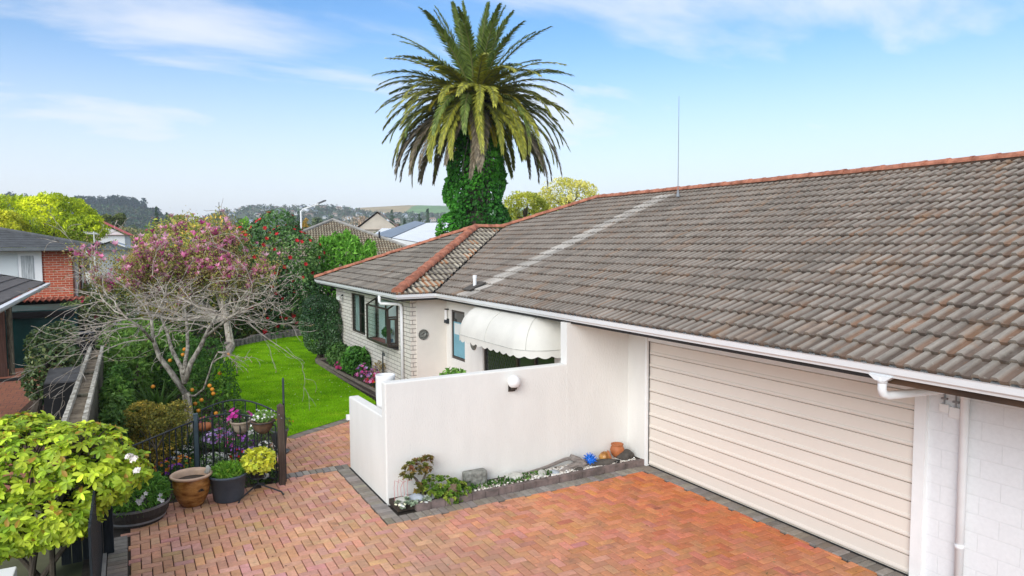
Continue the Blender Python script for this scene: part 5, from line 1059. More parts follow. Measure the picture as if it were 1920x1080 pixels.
fill('yellow-green leafy plant in the black pot on the stand', 'foliage_plant', c+Vector((.02, 0, .42)), .20, .26, 520, .075, [(.25, .30, .03), (.45, .45, .05), (.55, .45, .08)], 75, W=.7)
# upper bracket with two bowls
for (px, py, D_, lab, lab2, m_, rr_, fc, nm) in ((452, 800, 11.35, 'striped cement bowl hung on the arched railing', 'magenta petunias in the striped cement bowl', 'pot_cement', .155, [(.55, .03, .32), (.70, .10, .45)], 'petunia'), (493, 800, 11.1, 'dark coir-lined hanging basket beside the striped bowl', 'pale green trailing plant with white flowers in the coir basket', 'coir', .17, WT, 'trailing_lobelia')):
    p = at(px, py, D_); b_ = pot('hanging_bowl' if m_ != 'coir' else 'hanging_basket', lab, p+Vector((0, 0, -.10)), [(0, 0), (.07, 0), (.12, .05), (rr_*.95, .13), (rr_, .17), (rr_+.012, .175), (rr_+.012, .20), (rr_-.02, .20), (rr_-.03, .16)], m_, .16, rr_-.03)
    if m_ == 'coir': MB().tube([p+Vector((math.cos(k*.3142)*(rr_+.02), math.sin(k*.3142)*(rr_+.02), .09)) for k in range(21)], .008, 5).build('ring', 'iron', b_)
    mb = MB(); mb.tube([p+Vector((.05, .15, .08)), p+Vector((.05, .15, -.12)), p+Vector((0, 0, -.12))], .01, 5); mb.build('bracket', 'iron', b_)
    flowerclump(nm, lab2, p+Vector((0, 0, .05)), rr_*1.05, .24, 420 if m_ == 'coir' else 240, 24 if m_ == 'coir' else 20, [(.06, .12, .03), (.16, .26, .07)] if m_ == 'coir' else GL, fc, .03 if m_ == 'coir' else .06, seed=80+px, lsz=.045)
gp2 = pot('grey_pot', 'slim grey pot on a saucer just inside the open gate', (2.32, 13.1, .03), [(0, .03), (.10, .03), (.15, .40), (.165, .405), (.168, .44), (.15, .44), (.14, .38)], 'pot_grey', .38, .14)
MB().lathe([(0, 0), (.16, 0), (.175, .03), (.16, .03), (.12, .015), (0, .015)], (2.32, 13.1, .03), 24).build('saucer', 'pot_grey', gp2)
flowerclump('gazania', 'green plant with small orange flowers in the slim grey pot', (2.3, 13.1, .42), .2, .34, 420, 6, [(.03, .08, .02), (.16, .24, .04)], OR, .05, seed=91)
# --- flower bed clumps, each its own plant
beds = [(408, 800, 12.6, LV, 'lavender-pink flower clump under the striped bowl', .24, .30), (400, 845, 11.9, WT, 'silvery white alyssum clump behind the blue-grey pot', .26, .32), (425, 850, 11.8, WT, 'white alyssum clump in front of the red flowers', .2, .28), (450, 838, 11.8, RD, 'clump of bright red flowers behind the railing', .13, .26), (428, 805, 12.2, PK, 'pink flower clump right of the blue post', .2, .3), (455, 815, 12.0, PU, 'purple flower clump below the striped bowl', .15, .35), (468, 838, 11.8, LV, 'pale mauve daisy clump left of the stand', .2, .35), (500, 828, 11.6, WT, 'tall white flowers beside the timber post', .14, .48), (340, 862, 11.9, OR, 'orange marigold clump left of the blue post', .13, .22), (306, 860, 11.5, OR, 'orange flower poking up beside the half-barrel', .1, .26), (328, 890, 11.5, PU, 'deep purple flower clump above the amber pot', .12, .24), (318, 868, 11.8, PU, 'small violet pansies left of the marigolds', .12, .22), (345, 840, 12.4, WT, 'white flower patch by the bare tree trunk', .22, .25), (475, 770, 12.7, WT, 'cream flowers showing above the coir basket', .2, .5), (395, 775, 13.2, PK, 'dusty pink flower clump below the citrus fruit', .25, .35), (420, 865, 11.6, GL, 'leafy green clump right behind the blue-grey pot', .2, .28), (372, 870, 11.7, [(.1, .2, .03), (.2, .35, .05)], 'fresh green leafy clump behind the amber pot', .2, .28), (445, 770, 13.3, [(.3, .2, .25), (.6, .5, .5)], 'greyish rose flower clump near the lawn edge', .3, .35), (300, 830, 12.6, GL, 'low green clump at the foot of the bronze bush', .3, .35), (490, 870, 11.35, GL, 'green ground plant at the foot of the stand', .18, .2)]
for i, (px, py, D_, fc, lab, r_, h_) in enumerate(beds):
    p = at(px, py+16, D_); sc_ = 1
    flowerclump('flower_clump' if fc is not GL else 'leafy_clump', lab, (p.x, p.y, max(0, min(.25, p.z-h_*.7))), r_, h_+max(0, p.z-.2-h_)*.3, 380, 130 if fc in (WT, LV) else 45, [(.04, .09, .03), (.12, .19, .07)] if fc is WT else GL, fc, .030 if fc is WT else .042, seed=100+i, lsz=.05)
gc = []
while len(gc) < 5200:
    q = rng.uniform((-.55, 11.3), (2.3, 17), (4000, 2)); gc += [p for p in q if not inside(p[0], p[1], lawnP) and not inside(p[0], p[1], poly)]
gc = np.array(gc[:5200]); P = np.c_[gc, rng.uniform(.0, .12, len(gc))]; d = rdir(len(gc)); d[:, 2] = abs(d[:, 2])+.2
tag(leaves('ground_cover', P, d, rdir(len(gc)), .07, .035, palette(len(gc), [(.02, .05, .012), (.06, .12, .025), (.13, .2, .06)], snoise(P, 2.5, 3)), 'leaf'), kind='stuff')
n_ = 3000; q = rng.uniform((-.5, 17), (2.0, 27), (n_, 2)); P = np.c_[q, rng.uniform(0, .35, n_)]; P = P[[not inside(a[0], a[1], lawnP) for a in P]]; d = rdir(len(P)); d[:, 2] = abs(d[:, 2])
tag(leaves('back_ground_cover', P, d, rdir(len(P)), .14, .07, palette(len(P), [(.02, .05, .012), (.06, .12, .02), (.11, .18, .03)]), 'leaf'), kind='stuff')
for (px, py, D_, r_, m_, lab) in ((481, 893, 11.2, .07, 'stone_pale', 'tan stone beneath the plant stand'), (497, 893, 11.2, .06, 'stone_pale', 'small buff stone beside the gate post foot'), (383, 800, 12.9, .11, 'pot_terracotta', 'orange toppled pot lying below the citrus')):
    p = at(px, py, D_); o = MB().lathe([(0, -r_*.7), (r_*.7, -r_*.6), (r_, 0), (r_*.75, r_*.6), (0, r_*.75)], p, 10, sx=1.3).build('garden_stone' if 'stone' in m_ else 'toppled_pot', m_, origin=p, smooth=True); tag(o, lab, 'stone' if 'stone' in m_ else 'pot')

# ================================================================== PLANTED STRIP BY THE WALL
KB = thing('brick_kerb', 'row of brown bricks edging the pebble strip along the white wall', 'kerb', (5.5, 9.24, 0)); rd = random.Random(6); mb = MB()
x = 3.5
while x < 7.6:
    w = .222; mb.obox((x+w/2, 9.25+rd.uniform(-.004, .004), .07+rd.uniform(-.004, .004)), (w/2-.004, rd.uniform(-.002, .002), 0), (0, .048, 0), (0, 0, .05)); x += w
mb.build('bricks', 'kerb_brick', KB); MB().box(3.25, 7.72, 9.30, 9.69, .031, .108).build('fill', 'soil', KB)
def pebbles(name, x0, x1, y0, y1, n, s0, s1, cols, z=.08, seed=1):
    z += .035; r_ = np.random.default_rng(seed); ico = [(0, 0, 1), (.9, 0, .3), (.28, .85, .3), (-.73, .53, .3), (-.73, -.53, .3), (.28, -.85, .3), (.73, .53, -.3), (-.28, .85, -.3), (-.9, 0, -.3), (-.28, -.85, -.3), (.73, -.53, -.3), (0, 0, -1)]
    F_ = [(0, 1, 2), (0, 2, 3), (0, 3, 4), (0, 4, 5), (0, 5, 1), (1, 6, 2), (2, 7, 3), (3, 8, 4), (4, 9, 5), (5, 10, 1), (6, 7, 2), (7, 8, 3), (8, 9, 4), (9, 10, 5), (10, 6, 1)]
    I = np.array(ico); V = []; C = []
    for i in range(n):
        s = r_.uniform(s0, s1); a = r_.uniform(0, 6.28); sc = np.array([1.25, .85, .6])*s; p = I*sc; c_, s_ = math.cos(a), math.sin(a); p = np.c_[p[:, 0]*c_-p[:, 1]*s_, p[:, 0]*s_+p[:, 1]*c_, p[:, 2]]+r_.normal(0, s*.08, (12, 3))
        V.append(p+[r_.uniform(x0, x1), r_.uniform(y0, y1), z+r_.uniform(-.2, .5)*s]); C += [np.array(cols[r_.integers(len(cols))])*math.exp(r_.normal(0, .12))]*12
    V = np.concatenate(V); idx = (np.arange(n)[:, None, None]*12+np.array(F_)[None]).reshape(-1); return fastmesh(name, V, idx, 3, np.array(C), 'pebble', smooth=True)
tag(pebbles('white_pebbles', 5.55, 7.6, 9.31, 9.66, 1500, .012, .022, [(.75, .72, .66), (.66, .60, .52), (.80, .79, .76), (.4, .36, .32)], seed=1), kind='stuff')
tag(pebbles('mixed_pebbles', 4.3, 5.6, 9.31, 9.6, 420, .012, .024, [(.75, .72, .66), (.55, .50, .44), (.3, .26, .22)], seed=2), kind='stuff')
tag(pebbles('corner_pebbles', 3.22, 3.8, 9.22, 9.6, 36, .02, .038, [(.72, .72, .68), (.6, .62, .6), (.78, .76, .55)], z=.09, seed=3), kind='stuff')
def rock(name, label, x, y, z, r, m_, sx=1, sy=1, sz=.6, rot=0, seed=1, cat='rock'):
    bm = bmesh.new(); bmesh.ops.create_icosphere(bm, subdivisions=3, radius=1)
    for v in bm.verts:
        k = 1+.16*float(snoise(np.array([list(v.co)]), 1.6, seed)[0])+.05*float(snoise(np.array([list(v.co)]), 5, seed+1)[0]); v.co *= k; v.co.x *= sx*r; v.co.y *= sy*r; v.co.z *= sz*r
    me = bpy.data.meshes.new(name); bm.to_mesh(me); bm.free(); o = finish(me, name, m_, None, (x, y, z), True); o.rotation_euler.z = rot; return tag(o, label, cat)
rock('rock', 'dark brown rock at the garage end of the pebble strip', 7.46, 9.47, .15, .17, 'stone_dark', 1.15, .8, .62, .3, 2)
rock('rock', 'long flat slate-dark stone next to the blue spiky ornament', 6.93, 9.42, .12, .17, 'stone_dark', 1.5, .6, .38, -.1, 3)
rock('rock', 'low brown stone in front of the driftwood', 6.42, 9.36, .10, .09, 'stone_dark', 1.3, .7, .5, .2, 4)
rock('rock', 'pale grey boulder between the stone block and the driftwood', 5.28, 9.50, .13, .13, 'stone_pale', 1.3, .8, .6, 0, 5)
rock('rock', 'round pale stone half way along the pebble strip', 5.75, 9.45, .12, .10, 'stone_pale', 1.1, .8, .6, 1, 6)
rock('rock', 'small light grey stone right of the round pale stone', 5.98, 9.42, .12, .075, 'stone_blue', 1.2, .9, .6, 2, 7)
rock('rock', 'smooth blue-grey cobble at the wall corner', 3.58, 9.42, .14, .10, 'stone_blue', 1.15, .8, .6, 0, 8)
rock('rock', 'pale green-grey cobble at the outer wall corner', 3.37, 9.46, .13, .085, 'stone_pale', 1.1, .9, .6, 0, 9)
rock('shell', 'tan conch-like stone left of the square stone block', 4.22, 9.50, .15, .10, 'pot_rim', 1.3, .7, .8, .7, 10, cat='stone')
rock('rock', 'white cobble beside the rosette succulents', 3.80, 9.40, .13, .065, 'stone_pale', 1, 1, .7, .7, 11)
sb = rbox('stone_block', 4.42, 4.80, 9.50, 9.66, .07, .34, 'stone_grey', origin=(4.6, 9.58, .07), bev=.03); tag(sb, 'square grey stone block leaning on the white wall', 'stone block')
dw = thing('driftwood', 'grey driftwood branch lying along the white wall', 'driftwood', (6.1, 9.5, .1)); mb = MB(); rd = random.Random(2)
mb.tube([(5.55, 9.62, .12), (5.95, 9.60, .17), (6.3, 9.60, .24), (6.42, 9.58, .25)], [.018, .026, .03, .028], 7); mb.build('branch', 'driftwood', dw)
mb = MB(); mb.tube([(6.38, 9.56, .28), (6.5, 9.5, .22), (6.58, 9.44, .15), (6.45, 9.42, .11)], [.05, .06, .07, .04], 8); mb.tube([(6.1, 9.44, .10), (6.3, 9.46, .14), (6.5, 9.48, .17), (6.66, 9.46, .2)], [.03, .05, .06, .03], 8); mb.tube([(6.0, 9.40, .09), (6.2, 9.42, .09), (6.45, 9.46, .12)], [.02, .03, .04], 7); mb.build('root_burl', 'driftwood', dw, smooth=True)
sp = thing('spiky_ornament', 'cobalt blue spiky glass ball on the white pebbles', 'ornament', (6.72, 9.47, .18)); q = Vector((6.72, 9.47, .2)); MB().lathe([(.085*math.sin(a*math.pi/10), -.085*math.cos(a*math.pi/10)) for a in range(11)], q, 14).build('ball', 'blue_glass', sp, smooth=True)
mb = MB()
for k in range(60):
    z = 1-2*(k+.5)/60; a = k*2.39996; r_ = math.sqrt(1-z*z); d = Vector((math.cos(a)*r_, math.sin(a)*r_, z)); mb.tube([q+d*.07, q+d*.135], [.013, .002], 5, cap=False)
mb.build('spikes', 'blue_glass', sp)
def jar(label, x, y, z, s, m_, tilt=0, rz=0, band=None):
    t = thing('clay_pot', label, 'pot', (x, y, z)); o = MB().lathe([(0, -.09*s), (.055*s, -.09*s), (.095*s, -.03*s), (.105*s, .02*s), (.09*s, .065*s), (.078*s, .075*s), (.09*s, .09*s), (.09*s, .105*s), (.07*s, .105*s), (.065*s, .08*s), (0, .05*s)], (x, y, z), 20).build('vessel', m_, t, smooth=True)
    if band: MB().lathe([(.078*s, .074*s), (.094*s, .088*s), (.094*s, .108*s), (.07*s, .108*s)], (x, y, z), 20).build('rim', band, t, smooth=True)
    t.rotation_euler = (tilt, 0, rz); return t
jar('upright orange clay pot beside the garage pier', 7.36, 9.55, .24, 1.2, 'pot_terracotta'); jar('toppled yellow clay pot with a dark mouth on the pebbles', 7.06, 9.52, .18, .95, 'pot_glaze', R(75), R(70), 'pot_terracotta')
cdl = thing('ash_dish', 'small black glass dish on the pebbles by the kerb', 'dish', (7.2, 9.36, .12)); MB().lathe([(0, -.02), (.055, -.02), (.065, .035), (.058, .035), (.045, 0), (0, -.005)], (7.2, 9.36, .11), 18).build('bowl', 'rubber', cdl, smooth=True)
# succulents
def rosettes(name, label, blobs, n, s, cols, loc, seed, k=8, stem=None):
    t = thing(name, label, 'succulent', loc); p, nn_ = sample_blobs(blobs, n, shell=.3, seed=seed, gap=-2); P = []; D = []; NN = []; C = []; LL = []
    cc = palette(n, cols)
    for i in range(n):
        ax = unit(nn_[i]*.5+np.array([0, -.2, .8])+rng.normal(0, .2, 3)); a = unit(np.cross(ax, rng.normal(size=3))); b = np.cross(ax, a)
        for j in range(k):
            tt = j*2.39996; o = a*math.cos(tt)+b*math.sin(tt); cup = .15+.6*(j/k); P.append(p[i]); D.append(o*(1-cup)+ax*cup); NN.append(ax); C.append(cc[i]*rng.uniform(.8, 1.2)); LL.append(s*(1-.35*j/k))
    leaves('foliage', np.array(P), np.array(D), np.array(NN), np.array(LL), np.array(LL)*.6, np.array(C), 'leaf', t, shape='oval')
    if stem:
        mb = MB()
        for st in stem: mb.tube(*st, 7)
        mb.build('stem', 'bark_dark', t)
    return t
rosettes('tree_aeonium', 'bronze-tipped tree succulent on a bare stem by the wall corner', [(3.62, 9.52, .55, .22, .15, .13), (3.78, 9.52, .60, .16, .13, .12), (3.48, 9.52, .48, .10, .1, .06), (3.66, 9.5, .26, .1, .08, .08)], 75, .06, [(.10, .13, .02), (.20, .17, .04), (.25, .10, .05)], (3.65, 9.52, .08), 1, stem=[([(3.66, 9.52, .06), (3.68, 9.52, .25), (3.62, 9.52, .38), (3.55, 9.52, .46)], [.03, .028, .02, .012]), ([(3.68, 9.52, .25), (3.75, 9.52, .40), (3.8, 9.52, .5)], [.024, .018, .012])])
rosettes('jade_succulent', 'spreading bright green succulent spilling over the brick kerb', [(4.0, 9.42, .22, .24, .17, .16), (4.15, 9.38, .2, .22, .15, .13), (3.85, 9.42, .26, .16, .15, .16), (4.3, 9.36, .14, .14, .12, .09), (4.1, 9.24, .10, .22, .07, .07)], 230, .048, [(.07, .15, .02), (.16, .28, .03), (.30, .36, .05)], (4.05, 9.4, .08), 2)
rosettes('hen_and_chicks', 'pale blue-green rosette succulents among white stones at the corner', [(3.36, 9.36, .13, .13, .12, .05), (3.72, 9.34, .13, .09, .08, .04), (3.5, 9.3, .12, .08, .05, .03)], 26, .05, [(.25, .33, .22), (.40, .46, .33)], (3.4, 9.36, .08), 3, k=12)
rosettes('low_succulent', 'low dark green succulent patch right of the spreading one', [(4.42, 9.46, .13, .12, .1, .07), (4.28, 9.5, .15, .1, .08, .07)], 40, .045, [(.04, .10, .02), (.08, .17, .03)], (4.4, 9.46, .08), 4)
mb = MB(); rd = random.Random(3); stk = thing('flower_stalks', 'thin pink succulent flower stalks against the wall corner', 'flower stalk', (3.33, 9.5, .1))
for k in range(5): x = 3.28+k*.05; mb.tube([(x, 9.5, .1), (x-.02, 9.48, .32), (x+rd.uniform(-.03, .03), 9.46, .44+rd.uniform(-.05, .05)), (x+.05, 9.45, .41)], .004, 4)
mat('stalk_pink', (.60, .25, .25), .7, .1, 5); mb.build('stalks', 'stalk_pink', stk)
P = np.c_[rng.uniform(4.45, 5.9, 620), rng.uniform(9.33, 9.58, 620), rng.uniform(.08, .14, 620)]; P = P[snoise(P*[1, .3, 1], 3.0, 6) > -.15]; d = rdir(len(P)); d[:, 2] = abs(d[:, 2])+.3
tag(leaves('creeping_plant', P, d, rdir(len(P)), .055, .03, palette(len(P), [(.03, .09, .02), (.07, .17, .03), (.14, .26, .05)]), 'leaf'), kind='stuff')
# ================================================================== NEIGHBOURS AND THE DISTANCE
# --- red brick house on the left
bh = thing('red_brick_house', 'red brick house with dark tiled hip roof and a curtained white window', 'house', (-6, 33, 0)); X1 = -1.81; Y1 = 30.0; zb_, zt_ = 1.95, 3.72
MB().box(-9, X1, Y1, 38.5, zb_, zt_).build('brick_wall', 'brick_red', bh)
MB().box(-8.8, X1-.4, Y1+.6, 38, -.03, zb_).build('lower_wall', 'rubber', bh)
xw0, xw1 = yp(-30, 500, Y1).x, yp(79, 500, Y1).x
mb = MB(); mb.box(xw0, xw1, Y1-.05, Y1-.003, 2.52, 3.66); w_ = mb.build('window', 'paint_white', bh)
a = yp(40, 500, Y1).x; b = yp(64, 500, Y1).x
MB().box(a, b, Y1-.062, Y1-.052, 2.64, 3.48).build('pane', 'curtain', w_); MB().box(xw0, yp(34, 500, Y1).x, Y1-.062, Y1-.052, 2.62, 3.56).build('pane', 'blind', w_); MB().box(xw0, xw1, Y1-.13, Y1-.004, 2.42, 2.515).build('sill', 'roof_grey', w_)
for ya, yb in ((31.2, 32.6), (34.4, 36.2)): wv = MB().box(X1+.003, X1+.05, ya, yb, 2.0, 3.6).build('window', 'glass_pane', bh); MB().box(X1+.051, X1+.08, ya, ya+.25, 2.0, 3.6).build('frame', 'paint_white', wv)
MB().tube([(X1+.08, 30.3, 1.9), (X1+.08, 30.3, 3.7)], .045, 8).build('downpipe', 'paint_white', bh)
ex, ey, ez, pt = -1.1, 29.4, 3.78, .20
mb = MB(); n_ = 14; D_ = 4.4
def hipface(P0, e, s, L_, D_, tp, course=.33, col=(.5, .5, .5)):
    """stepped tile courses on a hip face narrowing upward on both sides"""
    mb = MB(); P0, e, s = Vector(P0), Vector(e), Vector(s); k = 0; n_ = int(D_/course)
    for k in range(n_):
        d0, d1 = k*course, (k+1)*course; up = Vector((0, 0, 1)); a = P0+e*d0+s*d0+up*(tp*d0+.035); b = P0+e*(L_-d0)+s*d0+up*(tp*d0+.035); c = P0+e*(L_-d1)+s*d1+up*(tp*d1+.003); d = P0+e*d1+s*d1+up*(tp*d1+.003)
        mb.add([a, b, c, d], [(0, 1, 2, 3)]); mb.add([a-up*.04, b-up*.04, b, a], [(0, 1, 2, 3)])
    return mb
hipface((ex, ey, ez), (-1, 0, 0), (0, 1, 0), 8.8, 4.3, pt).build('roof', 'roof_grey', bh); hipface((ex, ey, ez), (0, 1, 0), (-1, 0, 0), 10, 4.3, pt).build('roof', 'roof_grey', bh)
MB().tube([(ex, ey, ez+.04), (ex-4.3, ey+4.3, ez+4.3*pt+.05)], .09, 6).build('ridge_cap', 'roof_grey', bh)
mb = MB(); mb.box(-10, ex+.05, ey-.08, ey+.02, ez-.12, ez-.01); mb.box(ex-.02, ex+.06, ey+.03, 39, ez-.12, ez-.01); mb.build('gutter', 'pot_grey', bh); mb = MB(); mb.box(-10, ex-.03, ey+.03, Y1, ez-.13, ez-.11); mb.box(X1, ex-.03, Y1, 39, ez-.13, ez-.11); mb.build('soffit', 'roof_grey', bh)
# --- green steel shed wall under it with a rusty corrugated lean-to edge
gs = thing('green_shed', 'dark green steel shed with a rusty corrugated roof edge below the brick house', 'shed', (-2.7, 27, 0))
MB().box(-4.4, -1.55, 26.6, 29.2, -.02, 1.78).build('wall', 'green_steel', gs)
pr = [(k*.045, .03*math.sin(k*math.pi/2)) for k in range(84)]; mb = MB(); V = []
for k, h in pr: V += [(-5.0+k, 29.5, 1.90+h), (-5.0+k, 29.99, 1.96+h)]
mb.add(V, [(2*i, 2*i+2, 2*i+3, 2*i+1) for i in range(len(pr)-1)]); mb.add([(x, y, z-.03) for x, y, z in V], [(2*i, 2*i+1, 2*i+3, 2*i+2) for i in range(len(pr)-1)]); mb.build('roof', 'corrugated_red', gs)
MB().box(-4.35, -1.6, 26.5, 26.56, 1.55, 1.75).build('lintel', 'rubber', gs); MB().tube([(-2.55, 26.57, .9), (-2.55, 26.57, 1.1)], .015, 5).build('handle', 'metal_grey', gs)
# --- carport roof at the far left
cp = thing('carport', 'low dark-roofed carport with white gutter at the left edge', 'carport', (-4, 20, 0)); z0 = 2.7; x0 = -2.28; ty = 25.5; sl_ = .25
mb = MB()
for k in range(14):
    a0, a1 = k*.34, (k+1)*.34; mb.add([(x0-a0, 12, z0+a0*sl_+.03), (x0-a0, ty, z0+a0*sl_+.03), (x0-a1, ty, z0+a1*sl_+.004), (x0-a1, 12, z0+a1*sl_+.004)], [(0, 1, 2, 3)]); mb.add([(x0-a0, 12, z0+a0*sl_-.01), (x0-a0, ty, z0+a0*sl_-.01), (x0-a0, ty, z0+a0*sl_+.03), (x0-a0, 12, z0+a0*sl_+.03)], [(0, 1, 2, 3)])
mb.build('roof', 'roof_felt', cp); MB().sweep([(0, 0), (-.11, .0), (-.10, -.06), (-.06, -.11), (.01, -.11)], (x0+.05, 12, z0+.0), (x0+.05, ty, z0+.0), (-1, 0, 0)).build('gutter', 'gutter_white', cp)
MB().add([(x0+.02, ty+.02, z0-.12), (x0-4.8, ty+.02, z0-.12+4.8*sl_), (x0-4.8, ty+.02, z0+.03+4.8*sl_), (x0+.02, ty+.02, z0+.03)], [(0, 1, 2, 3), (3, 2, 1, 0)]).build('barge_board', 'gutter_white', cp)
MB().tube([(x0-.02, ty-.9, z0-.1), (x0-.05, ty-.9, z0-.2), (x0-.7, ty-.7, z0-.28), (x0-.85, ty-.65, z0-.4)], .04, 8).build('downpipe', 'gutter_white', cp)
rbox('post', -3.22, -3.08, 25.0, 25.14, -.02, 2.6, 'old_wood', cp, bev=.01); MB().box(-5.5, -3.24, 24.9, 25.0, -.02, 2.5).build('wall', 'brown_board', cp)
nb = sheet('neighbour_paving', [(-8, 13), (-1.0, 13), (-1.0, 19), (-1.6, 23), (-2.0, 26.4), (-8, 26.4)], .0, 'patio_brick')
sheet('dirt_strip', [(-2.6, 15), (-.88, 15), (-.88, 24), (-2.0, 24), (-2.4, 19)], .006, 'dirt')
q = gp(18, 713); tag(MB().box(q.x-.45, q.x+.35, q.y-.2, q.y+.2, .004, .03).build('door_mat', 'rubber', origin=q), 'flat black mat on the neighbour brick paving', 'mat')
wb = thing('covered_bin', 'black lidded box covered in a black sheet beside the weathered fence', 'bin', (-1.33, 18.2, 0))
P_ = [(-1.72, 17.9), (-.93, 17.9), (-.93, 18.6), (-1.66, 18.6)]; mb = MB(); mb.add([(x, y, 0) for x, y in P_]+[(x*.99-.01, y, .86+.1*(i > 1)) for i, (x, y) in enumerate(P_)], [(0, 1, 5, 4), (1, 2, 6, 5), (2, 3, 7, 6), (3, 0, 4, 7), (4, 5, 6, 7)]); mb.build('body', 'plastic_black', wb)
mb = MB(); mb.add([(-1.69, 17.86, .865), (-.90, 17.86, .865), (-.91, 18.64, 1.06), (-1.65, 18.64, 1.06), (-1.69, 17.86, .90), (-.90, 17.86, .90), (-.91, 18.64, 1.09), (-1.65, 18.64, 1.09)], [(3, 2, 1, 0), (4, 5, 6, 7), (0, 1, 5, 4), (1, 2, 6, 5), (2, 3, 7, 6), (3, 0, 4, 7)]); mb.build('lid', 'lid_grey', wb)
wt = thing('water_butt', 'tall dark blue-black water barrel behind the covered bin', 'water butt', (-1.12, 20.3, 0)); MB().lathe([(.0, 0), (.26, 0), (.3, .1), (.31, .8), (.30, 1.5), (.27, 1.62), (0, 1.65)], (-1.12, 20.3, 0), 24).build('barrel', 'pot_black', wt, smooth=True)
MB().lathe([(0, 0), (.32, 0), (.32, .04), (0, .05)], (-1.12, 20.3, 1.64), 24).build('lid', 'pot_black', wt)
q = at(8, 1078, 7.0); lb = rbox('letterbox', q.x-.2, q.x+.1, q.y-.25, q.y+.05, .38, q.z+.05, 'paint_white', origin=(q.x, q.y, 0), bev=.01); tag(lb, 'white box at the bottom left corner under the rhododendron', 'box'); lb.name = 'white_box'; MB().box(q.x-.09, q.x-.01, q.y-.14, q.y-.06, 0, .378).build('post', 'old_wood', lb)
# --- generic trees and houses beyond
def tree(name, label, px, ytop, ybot, wpx, D, cols, n, L, group=None, seed=1, blobs=7, material='leaf', trunk_m='bark_dark', cone=False, **k):
    top = at(px, ytop, D); h = top.z; r = wpx/F*D/2; b = at(px, ybot, D); zb0 = max(.3, b.z); base = Vector((top.x, top.y, -.03)); t = thing(name, label, 'tree', base, group); rd = random.Random(seed); B = []
    if cone:
        for i in range(6): u_ = i/5; B.append((base.x, base.y, zb0+(h-zb0)*u_*.93, r*(1-u_*.85), r*(1-u_*.85), (h-zb0)*.16))
    else:
        cz = (h+zb0)/2; hz_ = (h-zb0)/2; B.append((base.x, base.y, cz, r*.75, r*.75, hz_*.8))
        for i in range(blobs): a = rd.uniform(0, 6.28); q_ = rd.uniform(.35, .62); z_ = rd.uniform(-.55, .62); B.append((base.x+math.cos(a)*r*q_, base.y+math.sin(a)*r*q_, cz+hz_*z_, r*.45, r*.45, hz_*.42))
    crown('crown', B, n, L, cols, material, parent=t, seed=seed, **k)
    mb = MB(); trunk_tube(mb, base, (base.x, base.y, zb0+(h-zb0)*.5), r*.10+.08, r*.05+.04, rd, 7)
    for q in B[1:6]: mb.tube([(base.x, base.y, zb0+(h-zb0)*.25), q[:3]], [r*.05+.02, .02], 4)
    mb.build('trunk', trunk_m, t); return t
YG = [(.12, .18, .012), (.30, .36, .016), (.55, .56, .03)]; DG = [(.02, .04, .018), (.05, .08, .03)]; HZ = [(.035, .06, .04), (.07, .10, .06)]
tree('golden_tree', 'wide yellow-green tree in new leaf behind the red brick house', 78, 362, 470, 215, 52, YG, 20000, .22, seed=3, blobs=13, lump=.2, gap=-.75, W=.4)
tree('golden_tree', 'right lobe of yellow-green foliage just left of the red roof', 152, 392, 470, 70, 50, YG, 4500, .2, seed=4, W=.4)
tree('golden_tree', 'brighter yellow tree rising above the grey roof at the far left', 5, 388, 470, 110, 47, [(.18, .22, .015), (.36, .38, .03), (.52, .48, .04)], 7000, .2, seed=6, W=.4)
tree('dome_tree', 'dark dome-shaped tree above the red roofed house', 211, 400, 440, 44, 110, [(.06, .08, .02), (.13, .15, .04)], 2200, .5, seed=5, blobs=5)
tree('spring_tree', 'airy yellow-green tree right of the palm trunk behind the roof', 1065, 322, 420, 130, 52, [(.25, .26, .05), (.42, .40, .08), (.5, .46, .16)], 6500, .16, seed=8, gap=-.35, lump=.2)
tree('spring_tree', 'pale yellow-green shrubby tree between the ivy and the taller spring tree', 985, 350, 430, 100, 46, [(.20, .24, .03), (.40, .40, .06)], 4500, .15, seed=9, gap=-.4)
crs = [(293, 392, 16, 150), (312, 398, 18, 155), (332, 400, 34, 140), (455, 408, 30, 120), (597, 405, 26, 160), (622, 408, 18, 190), (735, 398, 18, 260), (716, 404, 14, 260), (706, 403, 12, 270), (786, 404, 16, 250), (802, 394, 12, 260), (773, 408, 18, 220), (758, 412, 16, 210), (745, 416, 26, 200), (722, 416, 14, 210), (800, 412, 24, 230), (576, 418, 24, 130), (545, 400, 22, 300), (560, 398, 16, 320), (410, 392, 34, 420)]
for i, (px, yt, w, D) in enumerate(crs):
    con = w <= 18; tree('conifer' if con else 'distant_tree', 'dark conifer among the trees of the distant suburb' if con else 'hazy round tree in the distant suburb', px, yt, 450, w, D, HZ if con else [(.05, .075, .04), (.11, .14, .06)], 700, D/260, group='dark conifers across the distant suburb' if con else 'round trees across the distant suburb', seed=30+i, cone=con, blobs=4)
